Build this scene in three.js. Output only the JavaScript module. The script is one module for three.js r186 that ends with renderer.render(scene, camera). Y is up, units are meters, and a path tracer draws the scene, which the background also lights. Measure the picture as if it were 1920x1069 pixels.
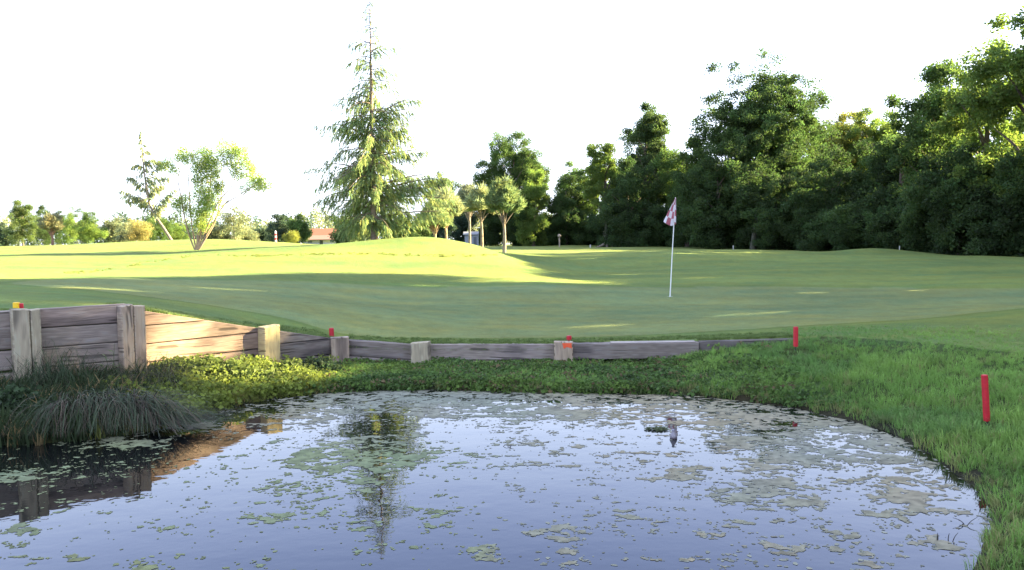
import * as THREE from 'three';
import { mergeGeometries } from 'three/addons/utils/BufferGeometryUtils.js';

// ---------------------------------------------------------------- camera, sky, sun, exposure
const F = 1507, CX = 960, CY = 534.5, EYE = 1.65;
const scene = new THREE.Scene();
const camera = new THREE.PerspectiveCamera(2 * Math.atan(CY / F) * 180 / Math.PI, 1920 / 1069, 0.1, 3000);
camera.rotation.order = 'YXZ';
camera.position.set(0, EYE, 0);
camera.rotation.set(-Math.atan(76.5 / F), 0, -0.8 * Math.PI / 180);
camera.updateMatrixWorld(true);
scene.add(camera);

const renderer = new THREE.WebGLRenderer({ antialias: true });
renderer.toneMapping = THREE.LinearToneMapping;
renderer.toneMappingExposure = 15;
renderer.shadowMap.enabled = true;

const SUN_TAN = 0.38;
const sunDir = new THREE.Vector3(0.966, SUN_TAN, -0.26).normalize();
const sun = new THREE.DirectionalLight(new THREE.Color().setRGB(1, 0.83, 0.45), 3.9);
sun.name = 'sun';
sun.position.copy(sunDir).multiplyScalar(150);
sun.castShadow = true;
Object.assign(sun.shadow.camera, { left: -110, right: 110, top: 60, bottom: -60, near: 1, far: 400 });
sun.shadow.mapSize.set(4096, 4096);
scene.add(sun, sun.target);

{ // clear evening sky: pale at the horizon, paler round the sun, bluer overhead
  const W = 512, Hh = 256, data = new Float32Array(W * Hh * 4), K = 1 / 15;
  const stops = [[-90, 2.3, 2.4, 2.5], [0, 2.3, 2.45, 2.75], [8, 2.3, 2.6, 3.2], [12, 2.3, 2.72, 3.65], [15, 2.1, 2.56, 3.65], [18, 1.82, 2.28, 3.6], [22, 1.46, 1.92, 3.4], [40, 1.35, 1.55, 2.1], [90, 1.2, 1.4, 1.9]];
  for (let r = 0; r < Hh; r++) {
    const el = (r + 0.5) / Hh * 180 - 90, e = el * Math.PI / 180;
    let k = 0; while (k < stops.length - 2 && el > stops[k + 1][0]) k++;
    const a = stops[k], b = stops[k + 1], t = (el - a[0]) / (b[0] - a[0]);
    for (let c = 0; c < W; c++) {
      const az = ((c + 0.5) / W - 0.5) * 2 * Math.PI;
      const cos = Math.cos(az) * Math.cos(e) * sunDir.x + Math.sin(e) * sunDir.y + Math.sin(az) * Math.cos(e) * sunDir.z;
      const g = 0.5 * Math.pow(Math.max(0, cos), 4) + 0.9 * Math.pow(Math.max(0, cos), 30);
      for (let i = 0; i < 3; i++) data[(r * W + c) * 4 + i] = K * ((a[i + 1] + (b[i + 1] - a[i + 1]) * t) + g * [1.2, 1.05, 0.8][i]);
      data[(r * W + c) * 4 + 3] = 1;
    }
  }
  const sky = new THREE.DataTexture(data, W, Hh, THREE.RGBAFormat, THREE.FloatType);
  sky.mapping = THREE.EquirectangularReflectionMapping; sky.magFilter = THREE.LinearFilter; sky.needsUpdate = true;
  scene.background = sky; scene.environment = sky;
}

// ---------------------------------------------------------------- helpers
function mulberry(seed) { let a = seed >>> 0; return () => { a = a + 0x6D2B79F5 | 0; let t = Math.imul(a ^ a >>> 15, 1 | a); t = t + Math.imul(t ^ t >>> 7, 61 | t) ^ t; return ((t ^ t >>> 14) >>> 0) / 4294967296; }; }
const lerp = (a, b, t) => a + (b - a) * t, clamp = (x, a, b) => Math.min(b, Math.max(a, x));
const sstep = (a, b, x) => { const t = clamp((x - a) / (b - a), 0, 1); return t * t * (3 - 2 * t); };
const hash2 = (x, y) => { let h = Math.imul(x, 374761393) + Math.imul(y, 668265263) | 0; h = Math.imul(h ^ h >>> 13, 1274126177); return ((h ^ h >>> 16) >>> 0) / 4294967296; };
function vnoise(x, y) { const ix = Math.floor(x), iy = Math.floor(y), fx = x - ix, fy = y - iy, u = fx * fx * (3 - 2 * fx), v = fy * fy * (3 - 2 * fy); return lerp(lerp(hash2(ix, iy), hash2(ix + 1, iy), u), lerp(hash2(ix, iy + 1), hash2(ix + 1, iy + 1), u), v); }
function fbm(x, y, o = 4) { let s = 0, a = 0.5, n = 0; for (let i = 0; i < o; i++) { s += a * vnoise(x, y); n += a; a *= 0.5; x = x * 2.03 + 17.3; y = y * 2.03 + 9.1; } return s / n; }

function ray(px, py) { return new THREE.Vector3((px - CX) / F, (CY - py) / F, -1).applyQuaternion(camera.quaternion); }
function at(px, py, d) { const v = ray(px, py); return v.multiplyScalar(d / -v.z).add(camera.position); }
function pixelOf(x, y, z) { const v = new THREE.Vector3(x, y, z).sub(camera.position).applyQuaternion(camera.quaternion.clone().invert()); return [CX + F * v.x / -v.z, CY - F * v.y / -v.z]; }

const used = new Map();
function numbered(name) { const n = used.get(name) ?? 0; used.set(name, n + 1); return n ? name + '_' + String(n).padStart(3, '0') : name; }
function shade(o) { o.castShadow = true; o.receiveShadow = true; return o; }
function tag(o, label, category, group, kind) { if (label) o.userData.label = label; if (category) o.userData.category = category; if (group) o.userData.group = group; if (kind) o.userData.kind = kind; return o; }
function thing(name, label, category, pos, group) { const o = new THREE.Group(); o.name = numbered(name); o.position.copy(pos); scene.add(o); return tag(o, label, category, group); }
function part(name, geo, mat, parent) { const m = shade(new THREE.Mesh(geo, mat)); m.name = name; if (parent === scene) m.name = numbered(name); parent.add(m); return m; }
const rgb = (r, g, b) => new THREE.Color().setRGB(r, g, b);
const std = (c, rough = 0.9, extra = {}) => new THREE.MeshStandardMaterial({ color: c, roughness: rough, ...extra });
function tube(points, radii, sides = 7) { // tapered tube through points
  const curve = new THREE.CatmullRomCurve3(points), n = Math.max(4, points.length * 3), fr = curve.computeFrenetFrames(n, false), pos = [], uv = [], idx = [];
  for (let i = 0; i <= n; i++) {
    const t = i / n, p = curve.getPoint(t), f = t * (radii.length - 1), k = Math.min(radii.length - 2, Math.floor(f)), r = lerp(radii[k], radii[k + 1], f - k);
    for (let j = 0; j <= sides; j++) { const a = j / sides * Math.PI * 2, c = Math.cos(a) * r, s = Math.sin(a) * r, N = fr.normals[i], B = fr.binormals[i]; pos.push(p.x + N.x * c + B.x * s, p.y + N.y * c + B.y * s, p.z + N.z * c + B.z * s); uv.push(j / sides * r * 6, t * curve.getLength()); }
  }
  for (let i = 0; i < n; i++) for (let j = 0; j < sides; j++) { const a = i * (sides + 1) + j, b = a + sides + 1; idx.push(a, a + 1, b, b, a + 1, b + 1); }
  const g = new THREE.BufferGeometry(); g.setAttribute('position', new THREE.Float32BufferAttribute(pos, 3)); g.setAttribute('uv', new THREE.Float32BufferAttribute(uv, 2)); g.setIndex(idx); g.computeVertexNormals(); return g;
}
const V = (x, y, z) => new THREE.Vector3(x, y, z);
function dataTex(n, m, fn, srgb) { const d = new Uint8Array(n * m * 4); for (let y = 0; y < m; y++) for (let x = 0; x < n; x++) { const c = fn(x / n, y / m), i = (y * n + x) * 4; for (let k = 0; k < 3; k++) d[i + k] = clamp(Math.round(255 * (Array.isArray(c) ? c[k] : c)), 0, 255); d[i + 3] = 255; } const t = new THREE.DataTexture(d, n, m); t.wrapS = t.wrapT = THREE.RepeatWrapping; t.magFilter = THREE.LinearFilter; if (srgb) t.colorSpace = THREE.SRGBColorSpace; t.needsUpdate = true; return t; }
// noise that tiles over the unit square
function tnoise(u, v, fx, fy, seed) { const x = u * fx, y = v * fy, ix = Math.floor(x), iy = Math.floor(y), a = x - ix, b = y - iy, s = a * a * (3 - 2 * a), t = b * b * (3 - 2 * b), h = (i, j) => hash2(((i % fx) + fx) % fx + seed * 101, ((j % fy) + fy) % fy + seed * 57); return lerp(lerp(h(ix, iy), h(ix + 1, iy), s), lerp(h(ix, iy + 1), h(ix + 1, iy + 1), s), t); }

// ---------------------------------------------------------------- terrain
// heights of the course, from sight lines [pixel x, pixel y, distance] or [pixel x, distance, height]
const sights = [
  [0, 578, 8.2], [45, 578, 8.4], [238, 574, 9.0], [300, 584, 9.3], [400, 600, 9.9], [491, 613, 10.4], [635, 633, 11.1], [794, 641, 10.9], [930, 642, 10.8], [1057, 641, 10.75], [1250, 637, 10.6], [1450, 631, 10.4],
  [1600, 627, 10.2], [1750, 631, 9.8], [1900, 640, 9.3],
  [0, 545, 11], [0, 526, 15.5], [0, 512, 19], [0, 490, 27], [0, 462, 60],
  [200, 560, 10.5], [200, 524, 16], [200, 506, 22], [200, 480, 33], [200, 458, 60],
  [400, 560, 13], [400, 520, 19.5], [400, 480, 28], [370, 473, 35], [400, 448, 50],
  [550, 600, 11.5], [550, 560, 14], [550, 518, 20], [550, 480, 28], [490, 452, 46],
  [700, 600, 12.5], [700, 560, 16], [700, 514, 22.5], [700, 480, 28], [700, 456, 31.5],
  [800, 600, 13], [800, 560, 16.5], [800, 513, 23], [800, 480, 28], [800, 444, 32.3],
  [900, 530, 21], [900, 492, 27], [900, 459, 32.5], [600, 461, 36], [600, 462, 31], [560, 460, 41], [600, 461, 60], [600, 460, 100], [640, 459, 38], [600, 464, 33.5], [1000, 491, 34], [1060, 503, 32], [945, 478, 34.5], [1100, 500, 36],
  [1000, 600, 13.5], [1000, 560, 16.5], [1000, 535, 19.5], [1000, 517, 24], [1000, 494, 29],
  [1080, 520, 25.5], [945, 473, 42],
  [1150, 600, 13.3], [1150, 535, 20], [1150, 512, 28], [1150, 485, 40], [1150, 463, 85],
  [1256, 556, 16.8], [1300, 600, 13], [1300, 540, 19], [1300, 500, 32], [1300, 466, 75],
  [1500, 600, 12.3], [1500, 560, 16], [1500, 540, 18.5], [1500, 515, 25], [1500, 490, 37], [1500, 467, 68],
  [1700, 600, 11.8], [1700, 560, 15.5], [1700, 520, 23], [1700, 490, 35], [1700, 472, 56],
  [1900, 600, 11], [1900, 560, 14.5], [1900, 520, 21], [1900, 492, 33], [1900, 482, 46],
].map(([px, py, d]) => { const p = at(px, py, d); return [p.x, d, p.y]; });
sights.push(...[[-3.5, 52, 1.2], [0.5, 50, 1.05], [-13, 75, 1.9], [-25, 100, 1.95], [0, 110, 1.4], [-40, 100, 2.1], [-80, 90, 2.1], [20, 110, 1.2], [50, 60, 0.8], [60, 20, 0.8], [30, 20, 0.7], [30, 5, 0.8], [14, 4, 0.7], [-14, 8, 1.1], [-25, 18, 1.2], [-30, 40, 1.6], [-12, -5, 1.0], [0, -12, 0.8], [14, -10, 0.8], [0, 300, 1.6], [-150, 300, 1.8], [150, 300, 1.4], [-300, 0, 1.6], [300, 0, 1.2], [0, -300, 1.0], [0, 900, 1.6], [700, 600, 1.5], [-700, 600, 1.5]]);
const warp = (x, d) => { const r = Math.hypot(x, d) + 1e-6, k = Math.log(1 + r / 9) / r; return [x * k, d * k]; };
const tps = (() => {
  const P = sights.map(([x, d]) => warp(x, d)), n = P.length, N = n + 3, A = [], U = (q) => q < 1e-12 ? 0 : 0.5 * q * Math.log(q);
  for (let i = 0; i < n; i++) { const row = new Float64Array(N + 1); for (let j = 0; j < n; j++) row[j] = U((P[i][0] - P[j][0]) ** 2 + (P[i][1] - P[j][1]) ** 2); row[i] += 0.00015; row[n] = 1; row[n + 1] = P[i][0]; row[n + 2] = P[i][1]; row[N] = sights[i][2]; A.push(row); }
  for (let k = 0; k < 3; k++) { const row = new Float64Array(N + 1); for (let j = 0; j < n; j++) row[j] = k ? P[j][k - 1] : 1; A.push(row); }
  for (let c = 0; c < N; c++) { let m = c; for (let r = c + 1; r < N; r++) if (Math.abs(A[r][c]) > Math.abs(A[m][c])) m = r; [A[c], A[m]] = [A[m], A[c]]; for (let r = 0; r < N; r++) if (r !== c) { const f = A[r][c] / A[c][c]; if (f) for (let k = c; k <= N; k++) A[r][k] -= f * A[c][k]; } }
  const w = A.map((row, i) => row[N] / row[i]);
  return (x, d) => { const [a, b] = warp(x, d); let s = w[n] + w[n + 1] * a + w[n + 2] * b; for (let j = 0; j < n; j++) s += w[j] * U((a - P[j][0]) ** 2 + (b - P[j][1]) ** 2); return s; };
})();
function courseHeight(x, d) {
  let h = tps(x, d);
  const r = Math.hypot(x, d);
  if (r > 15) h += (fbm(x * 0.12 + 40, d * 0.12, 3) - 0.5) * lerp(0.22, 0.42, sstep(3, 9, x)) * sstep(18, 40, r) * (1 - 0.6 * sstep(100, 200, r));
  h += 0.4 * Math.exp(-(((x - 23.5) / 2.6) ** 2 + ((d - 52) / 3.5) ** 2)); // small hump before the wood
  return h + (fbm(x * 1.5, d * 1.5, 2) - 0.5) * 0.015;
}
const onWater = (px, py) => { const v = ray(px, py), k = EYE / -v.y; return [v.x * k, -v.z * k]; };
const pond = [...[[380, 780], [450, 758], [520, 746], [620, 736], [700, 733], [800, 731], [880, 733], [960, 735], [1060, 737], [1150, 738], [1230, 739], [1300, 742], [1420, 756], [1490, 765], [1550, 780], [1600, 790], [1650, 808], [1690, 822], [1730, 846], [1765, 868], [1800, 895], [1835, 920], [1858, 955], [1862, 985], [1845, 1030], [1822, 1075]].map(([a, b]) => onWater(a, b)), [1.9, 3.0], [1.3, 1.9], [-1.5, 1.2], [-5.5, 2.0], [-7.5, 4.4], [-6.2, 6.0], ...[[0, 834], [60, 832], [150, 826], [260, 812], [330, 796]].map(([a, b]) => onWater(a, b))];
function segDist(x, y, a, b) { const dx = b[0] - a[0], dy = b[1] - a[1], t = clamp(((x - a[0]) * dx + (y - a[1]) * dy) / (dx * dx + dy * dy), 0, 1); return [Math.hypot(x - a[0] - dx * t, y - a[1] - dy * t), t, Math.sign((x - a[0]) * dy - (y - a[1]) * dx)]; }
function inside(poly, x, y) { let c = false; for (let i = 0, j = poly.length - 1; i < poly.length; j = i++) { const [xi, yi] = poly[i], [xj, yj] = poly[j]; if ((yi > y) !== (yj > y) && x < (xj - xi) * (y - yi) / (yj - yi) + xi) c = !c; } return c; }
function pondDist(x, d) { if (Math.hypot(x, d - 5) > 14) return 8; let m = 1e9; for (let i = 0; i < pond.length; i++) m = Math.min(m, segDist(x, d, pond[i], pond[(i + 1) % pond.length])[0]); return inside(pond, x, d) ? -m : m + (fbm(x * 4, d * 4, 2) - 0.5) * 0.1; }
// the line of the timber wall
const flat = (px, py, d) => { const p = at(px, py, d); return [p.x, d]; };
const wallLine = [[-9.5, 4.4], flat(45, 620, 8.2), flat(238, 620, 8.8), flat(491, 640, 10.1), flat(635, 655, 10.9), flat(794, 655, 10.7), flat(1057, 655, 10.55), flat(1310, 640, 10.4), flat(1490, 635, 10.2)];
function wallSide(x, d) { // signed distance (behind > 0) and how far past the right end
  let best = [1e9, 0, 1], k = 0;
  for (let i = 0; i < wallLine.length - 1; i++) { const s = segDist(x, d, wallLine[i], wallLine[i + 1]); if (s[0] < best[0]) { best = s; k = i; } }
  const a = wallLine[k], b = wallLine[k + 1], L = Math.hypot(b[0] - a[0], b[1] - a[1]);
  const past = k === wallLine.length - 2 ? Math.max(0, ((x - b[0]) * (b[0] - a[0]) + (d - b[1]) * (b[1] - a[1])) / L) : 0;
  return [-best[2] * best[0], past];
}
function groundHeight(x, d) {
  const hu = courseHeight(x, d);
  if (x < -16 || x > 16 || d > 16 || d < -8) return hu;
  const pd = pondDist(x, d);
  if (pd < 0) return Math.max(-0.6, pd * 0.6);
  const slope = lerp(lerp(0.13, 0.012, sstep(-3.4, -2.4, x)), 0.155, sstep(1.4, 3.2, x));
  const bank = 0.045 * (1 - Math.exp(-pd / 0.06)) + slope * pd + (fbm(x * 2.2, d * 2.2, 3) - 0.5) * 0.07 * sstep(0.1, 0.5, pd);
  const k = 0.08, q = clamp(0.5 + 0.5 * (bank - hu) / k, 0, 1), front = lerp(bank, hu, q) - k * q * (1 - q);
  const [s, past] = wallSide(x, d);
  return lerp(front, hu, sstep(-0.05, 0.05, s) * (1 - sstep(0, 0.8, past)));
}
function hit(px, py, from = 3) { const v = ray(px, py); v.multiplyScalar(1 / -v.z); let d = from; const above = (t) => EYE + v.y * t - groundHeight(v.x * t, t); while (d < 300 && above(d) > 0) d += d < 16 ? 0.05 : 0.4; let a = d - 0.4, b = d; for (let i = 0; i < 20; i++) { const m = (a + b) / 2; if (above(m) > 0) a = m; else b = m; } return V(v.x * b, groundHeight(v.x * b, b), -b); }
const ground = (x, z) => V(x, groundHeight(x, -z), z);

const inGreen = (x, d) => ((x - 0.9) / 10.2) ** 2 + ((d - 15.4 - 0.03 * (x - 1)) / 4.15) ** 2 + (fbm(x * 0.3, d * 0.3, 2) - 0.5) * 0.12;
const turfTex = dataTex(512, 512, (u, v) => { const g = 0.55 * tnoise(u, v, 256, 256, 1) + 0.25 * tnoise(u, v, 90, 90, 2) + 0.2 * tnoise(u, v, 24, 24, 3), w = 0.62 + 0.42 * g, b = (tnoise(u, v, 30, 30, 4) - 0.5) * 0.08; return [w + b, w, w - b]; });
const turfBump = dataTex(512, 512, (u, v) => 0.7 * tnoise(u, v, 256, 256, 5) + 0.3 * tnoise(u, v, 64, 64, 6));
const turf = new THREE.MeshPhysicalMaterial({ color: rgb(1, 1, 1), roughness: 1, specularIntensity: 0.25, vertexColors: true, map: turfTex, bumpMap: turfBump, bumpScale: 0.02 });
{
  const rs = [0.4]; while (rs[rs.length - 1] < 16) rs.push(rs[rs.length - 1] + (rs[rs.length - 1] < 3 ? 0.2 : 0.05)); while (rs[rs.length - 1] < 1500) rs.push(rs[rs.length - 1] * 1.022);
  const as = []; for (let a = -180; a < 180;) { as.push(a); a += Math.abs(a + 0.01) < 38 ? 0.25 : 3.5; }
  const pos = [], col = [], uv = [], zone = [];
  for (const r of rs) for (const a of as) {
    const x = r * Math.sin(a * Math.PI / 180), d = r * Math.cos(a * Math.PI / 180), h = groundHeight(x, d);
    pos.push(x, h, -d); uv.push(x / 1.7, d / 1.7);
    const near = r < 18, pd = near ? pondDist(x, d) : 8, ws = near ? wallSide(x, d) : [9, 0], g = inGreen(x, d);
    const n = fbm(x * 0.35 + 9, d * 0.35, 4), n2 = fbm(x * 0.09, d * 0.5 + 5, 3), n3 = fbm(x * 2.5, d * 2.5, 3);
    let c = [0.152, 0.208, 0.056], z = 'fairway'; // fairway
    if (g < 1) { c = [0.188, 0.23, 0.086]; z = 'putting_green'; const stripe = 0.03 * Math.sign(Math.sin((d * 0.96 + x * 0.28) * 3.2)); c = c.map((q) => q * (1 + stripe)); }
    else if (g < 1.35) c = [0.145, 0.205, 0.052];
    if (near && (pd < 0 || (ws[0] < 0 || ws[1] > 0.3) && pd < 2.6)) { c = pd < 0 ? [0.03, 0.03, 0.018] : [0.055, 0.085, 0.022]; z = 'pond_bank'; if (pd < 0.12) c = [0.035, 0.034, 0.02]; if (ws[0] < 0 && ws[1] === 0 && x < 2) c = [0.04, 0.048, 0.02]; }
    if (r > 40) { const t = sstep(40, 70, r); c = [lerp(c[0], 0.165, t), lerp(c[1], 0.205, t), lerp(c[2], 0.056, t)]; }
    const collar = near ? 1 - 0.16 * Math.exp(-(((g - 1.04) / 0.035) ** 2)) : 1, streak = fbm(x * 0.16 + 31, d * 1.6, 3), patch = fbm(x * 0.9 + 3, d * 2.4 + 11, 4), k = collar * (0.88 + 0.24 * fbm(x * 6, d * 6, 2)) * (0.5 + 0.42 * n + 0.34 * n2 + 0.2 * streak + 0.2 * patch), dry = (n3 - 0.5) * 0.2 + (n2 - 0.5) * 0.3 + (patch - 0.5) * 0.35;
    col.push(c[0] * k * (1 + dry), c[1] * k, c[2] * k * (1 - dry)); zone.push(z);
  }
  const na = as.length, tris = { fairway: [], putting_green: [], pond_bank: [] };
  for (let i = 0; i < rs.length - 1; i++) for (let j = 0; j < na; j++) { const a = i * na + j, b = i * na + (j + 1) % na, c = a + na, d = b + na, t = tris[zone[a]]; t.push(a, b, c, c, b, d); }
  const whole = new THREE.BufferGeometry(); whole.setAttribute('position', new THREE.Float32BufferAttribute(pos, 3)); whole.setIndex(Object.values(tris).flat()); whole.computeVertexNormals();
  const nor = whole.attributes.normal.array;
  for (const [name, idx] of Object.entries(tris)) { // each zone keeps only its own vertices
    const m = new Map(), P = [], C = [], Uv = [], N = [], I = [];
    for (const i of idx) { if (!m.has(i)) { m.set(i, m.size); P.push(pos[i * 3], pos[i * 3 + 1], pos[i * 3 + 2]); C.push(col[i * 3], col[i * 3 + 1], col[i * 3 + 2]); N.push(nor[i * 3], nor[i * 3 + 1], nor[i * 3 + 2]); Uv.push(uv[i * 2], uv[i * 2 + 1]); } I.push(m.get(i)); }
    const g = new THREE.BufferGeometry(); for (const [k, a, s] of [['position', P, 3], ['normal', N, 3], ['color', C, 3], ['uv', Uv, 2]]) g.setAttribute(k, new THREE.Float32BufferAttribute(a, s)); g.setIndex(I);
    tag(part(name, g, turf, scene), { fairway: 'mown grass of the course rolling back to the trees', putting_green: 'closely mown putting green round the flagstick', pond_bank: 'earth bank sloping down to the pond' }[name], null, null, 'structure');
  }
}

// ---------------------------------------------------------------- pond
const ripple = dataTex(512, 512, (u, v) => 0.6 * tnoise(u, v, 6, 8, 11) + 0.3 * tnoise(u, v, 15, 21, 12) + 0.1 * tnoise(u, v, 50, 60, 13));
{
  const g = new THREE.PlaneGeometry(14.5, 11); g.rotateX(-Math.PI / 2); g.translate(-1.9, 0, -5.6);
  const uv = g.attributes.uv; for (let i = 0; i < uv.count; i++) uv.setXY(i, uv.getX(i) * 14.5 / 1.6, uv.getY(i) * 11 / 1.6);
  const m = new THREE.MeshPhysicalMaterial({ color: rgb(0.006, 0.007, 0.007), roughness: 0.02, ior: 1.36, bumpMap: ripple, bumpScale: 0.0011 });
  tag(part('pond_water', g, m, scene), 'still dark pond mirroring the pale sky', null, null, 'structure');
}
// ---------------------------------------------------------------- foliage building blocks
function leafGeo(list) { // list of {p, dir, side, len, wid, fold}
  const pos = [];
  const put = (v) => pos.push(v.x, v.y, v.z);
  for (const { p, dir, side, len, wid, fold = 0.15 } of list) {
    const up = V().crossVectors(side, dir).normalize(), tip = p.clone().addScaledVector(dir, len), mid = p.clone().addScaledVector(dir, len * 0.45).addScaledVector(up, -wid * fold), l = mid.clone().addScaledVector(side, wid / 2).addScaledVector(up, wid * fold * 2), r = mid.clone().addScaledVector(side, -wid / 2).addScaledVector(up, wid * fold * 2);
    put(p); put(l); put(tip); put(p); put(tip); put(r);
  }
  const g = new THREE.BufferGeometry(); g.setAttribute('position', new THREE.Float32BufferAttribute(pos, 3)); g.computeVertexNormals(); return g;
}
const rdir = (R) => { const z = R() * 2 - 1, a = R() * Math.PI * 2, q = Math.sqrt(1 - z * z); return V(q * Math.cos(a), z, q * Math.sin(a)); };
function perp(d, R) { const s = V().crossVectors(d, rdir(R)); return s.lengthSq() < 1e-4 ? V(1, 0, 0) : s.normalize(); }
function sprayBroad(seed, n, spread, len, ratio = 0.6) { const R = mulberry(seed), L = []; for (let i = 0; i < n; i++) { const d = rdir(R); d.y = d.y * 0.6 - 0.1; d.normalize(); const p = rdir(R).multiplyScalar(spread * Math.cbrt(R())); p.y *= 0.7; const q = len * (0.7 + 0.6 * R()); L.push({ p, dir: d, side: perp(d, R), len: q, wid: q * ratio }); } return leafGeo(L); }
function sprayNeedle(seed, n, length, droop, len, wid) { // twig along +x, needles hang round it
  const R = mulberry(seed), L = [];
  for (let i = 0; i < n; i++) { const t = R(), p = V(t * length, -droop * t * t * length, (R() - 0.5) * 0.16 * length); const d = V(0.6 + R() * 0.5, -0.55 - R() * 0.9, (R() - 0.5) * 1.5).normalize(), q = len * (0.7 + 0.6 * R()); L.push({ p, dir: d, side: perp(d, R), len: q, wid, fold: 0.05 }); }
  return leafGeo(L);
}
function sprayTuft(seed, n, len, wid) { const R = mulberry(seed), L = []; for (let i = 0; i < n; i++) { const d = rdir(R); d.y = Math.abs(d.y) * 0.9 + 0.15; d.normalize(); const p = rdir(R).multiplyScalar(0.12); L.push({ p, dir: d, side: perp(d, R), len: len * (0.7 + 0.5 * R()), wid, fold: 0.05 }); } return leafGeo(L); }
const leafMat = new THREE.MeshPhysicalMaterial({ color: rgb(1, 1, 1), roughness: 1, transmission: 0.5, thickness: 0, side: THREE.DoubleSide, specularIntensity: 0.25 });
const needleMat = new THREE.MeshPhysicalMaterial({ color: rgb(1, 1, 1), roughness: 1, transmission: 0.42, thickness: 0, side: THREE.DoubleSide, specularIntensity: 0.2 });
const GEO = { broad: [1, 2, 3].map((s) => sprayBroad(s, 15, 0.42, 0.2)), fine: [4, 5].map((s) => sprayBroad(s, 18, 0.36, 0.13, 0.5)), tuft: [6, 7].map((s) => sprayTuft(s, 26, 0.42, 0.05)), needle: [8, 9, 10].map((s) => sprayNeedle(s, 44, 0.6, 0.35, 0.17, 0.034)), coarse: [28, 29].map((s) => sprayNeedle(s, 30, 0.7, 0.35, 0.24, 0.075)) };
const dummy = new THREE.Object3D();
function scatter(name, geo, mat, list, parent) { // list of {p, s, q | e, c}
  const m = shade(new THREE.InstancedMesh(geo, mat, list.length)); m.name = parent === scene ? numbered(name) : name;
  list.forEach((o, i) => { dummy.position.copy(o.p); if (o.q) dummy.quaternion.copy(o.q); else dummy.rotation.set(...(o.e ?? [0, 0, 0])); if (o.s.isVector3) dummy.scale.copy(o.s); else dummy.scale.setScalar(o.s); dummy.updateMatrix(); m.setMatrixAt(i, dummy.matrix); m.setColorAt(i, o.c); });
  if (parent !== scene) m.userData.kind = 'stuff'; parent.add(m); return m;
}
function barkTex(seed) { return dataTex(128, 256, (u, v) => { const a = tnoise(u, v, 14, 10, seed), b = tnoise(u, v, 40, 40, seed + 1), k = 0.55 + 0.5 * a + 0.2 * (b - 0.5); return [k, k * 0.97, k * 0.94]; }); }
const barkMap = barkTex(21), bark = std(rgb(0.13, 0.105, 0.085), 0.95, { map: barkMap, bumpMap: barkMap, bumpScale: 0.02 }), paleBark = std(rgb(0.24, 0.2, 0.165), 0.95, { map: barkMap, bumpMap: barkMap, bumpScale: 0.02 }), mossBark = std(rgb(0.06, 0.062, 0.042), 0.95, { map: barkMap, bumpMap: barkMap, bumpScale: 0.02 }), tanBark = std(rgb(0.36, 0.26, 0.18), 0.95, { map: barkMap, bumpMap: barkMap, bumpScale: 0.01 });
const tintOf = (c, R, spread = 0.35) => { const k = 1 - spread + 2 * spread * R(), y = (R() - 0.5) * 0.3; return rgb(c[0] * k * (1 + y), c[1] * k, c[2] * k * (1 - y)); };
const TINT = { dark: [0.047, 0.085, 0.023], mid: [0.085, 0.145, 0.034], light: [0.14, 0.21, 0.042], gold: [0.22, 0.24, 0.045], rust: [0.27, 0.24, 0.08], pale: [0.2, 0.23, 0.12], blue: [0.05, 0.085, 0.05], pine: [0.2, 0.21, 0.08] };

// leafy crown of overlapping clumps in an egg between y0 and y1
function crownPoints(R, { rx, rz = rx, y0, y1, tint, size = 1, dens = 1, lobes = 16, keep, squeeze = 0 }) {
  const b = (y1 - y0) / 2, cy = (y0 + y1) / 2, out = [];
  const area = 4 * Math.PI * Math.pow((Math.pow(rx * rz, 1.6) + Math.pow(rx * b, 1.6) * 2) / 3, 1 / 1.6), total = clamp(area / (size * size) * 9 * dens, 60, 9500), L = [];
  for (let i = 0; i < lobes; i++) {
    const d = rdir(R), f = 0.38 + 0.42 * R(), taper = 1 - squeeze * Math.max(0, d.y) * 0.8;
    L.push({ c: V(d.x * rx * f * taper, cy + d.y * b * (f + 0.04), d.z * rz * f * taper), r: 0.2 + 0.27 * R(), k: 0.78 + 0.44 * R() });
  }
  const sum = L.reduce((s, l) => s + l.r * l.r, 0);
  for (const l of L) {
    const n = Math.round(total * l.r * l.r / sum), ax = Math.min(rx, b * 1.3) * l.r, ay = Math.min(b, rx * 1.2) * l.r;
    const boughs = Math.max(3, Math.round(n / 17)), reach = Math.max(0.3 * size, 0.3 * Math.min(ax, ay));
    for (let k = 0; k < boughs; k++) {
      const d = rdir(R), q = R() < 0.14 ? 1.0 + 0.3 * R() : 0.45 + 0.6 * Math.sqrt(R()), c = V(l.c.x + d.x * ax * q, l.c.y + d.y * ay * q, l.c.z + d.z * ax * q), tone = l.k * (0.75 + 0.5 * R()), m = Math.round(n / boughs * (0.6 + 0.8 * R())), wide = reach * (0.7 + 0.9 * R());
      for (let i = 0; i < m; i++) {
        const o = rdir(R).multiplyScalar(wide * Math.cbrt(R())), p = V(c.x + o.x, c.y + o.y * 0.5 - (o.x * o.x + o.z * o.z) * 0.12 / wide, c.z + o.z);
        if (p.y < 0.1) { if (R() < 0.6) continue; p.y = 0.1 + R() * 0.6; }
        if (keep && !keep(p)) continue;
        out.push({ p, s: size * (0.6 + 0.6 * R()), e: [R() * 6.3, R() * 6.3, R() * 6.3], c: tintOf(tint, R, 0.25).multiplyScalar(tone) });
      }
    }
  }
  return out;
}
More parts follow.
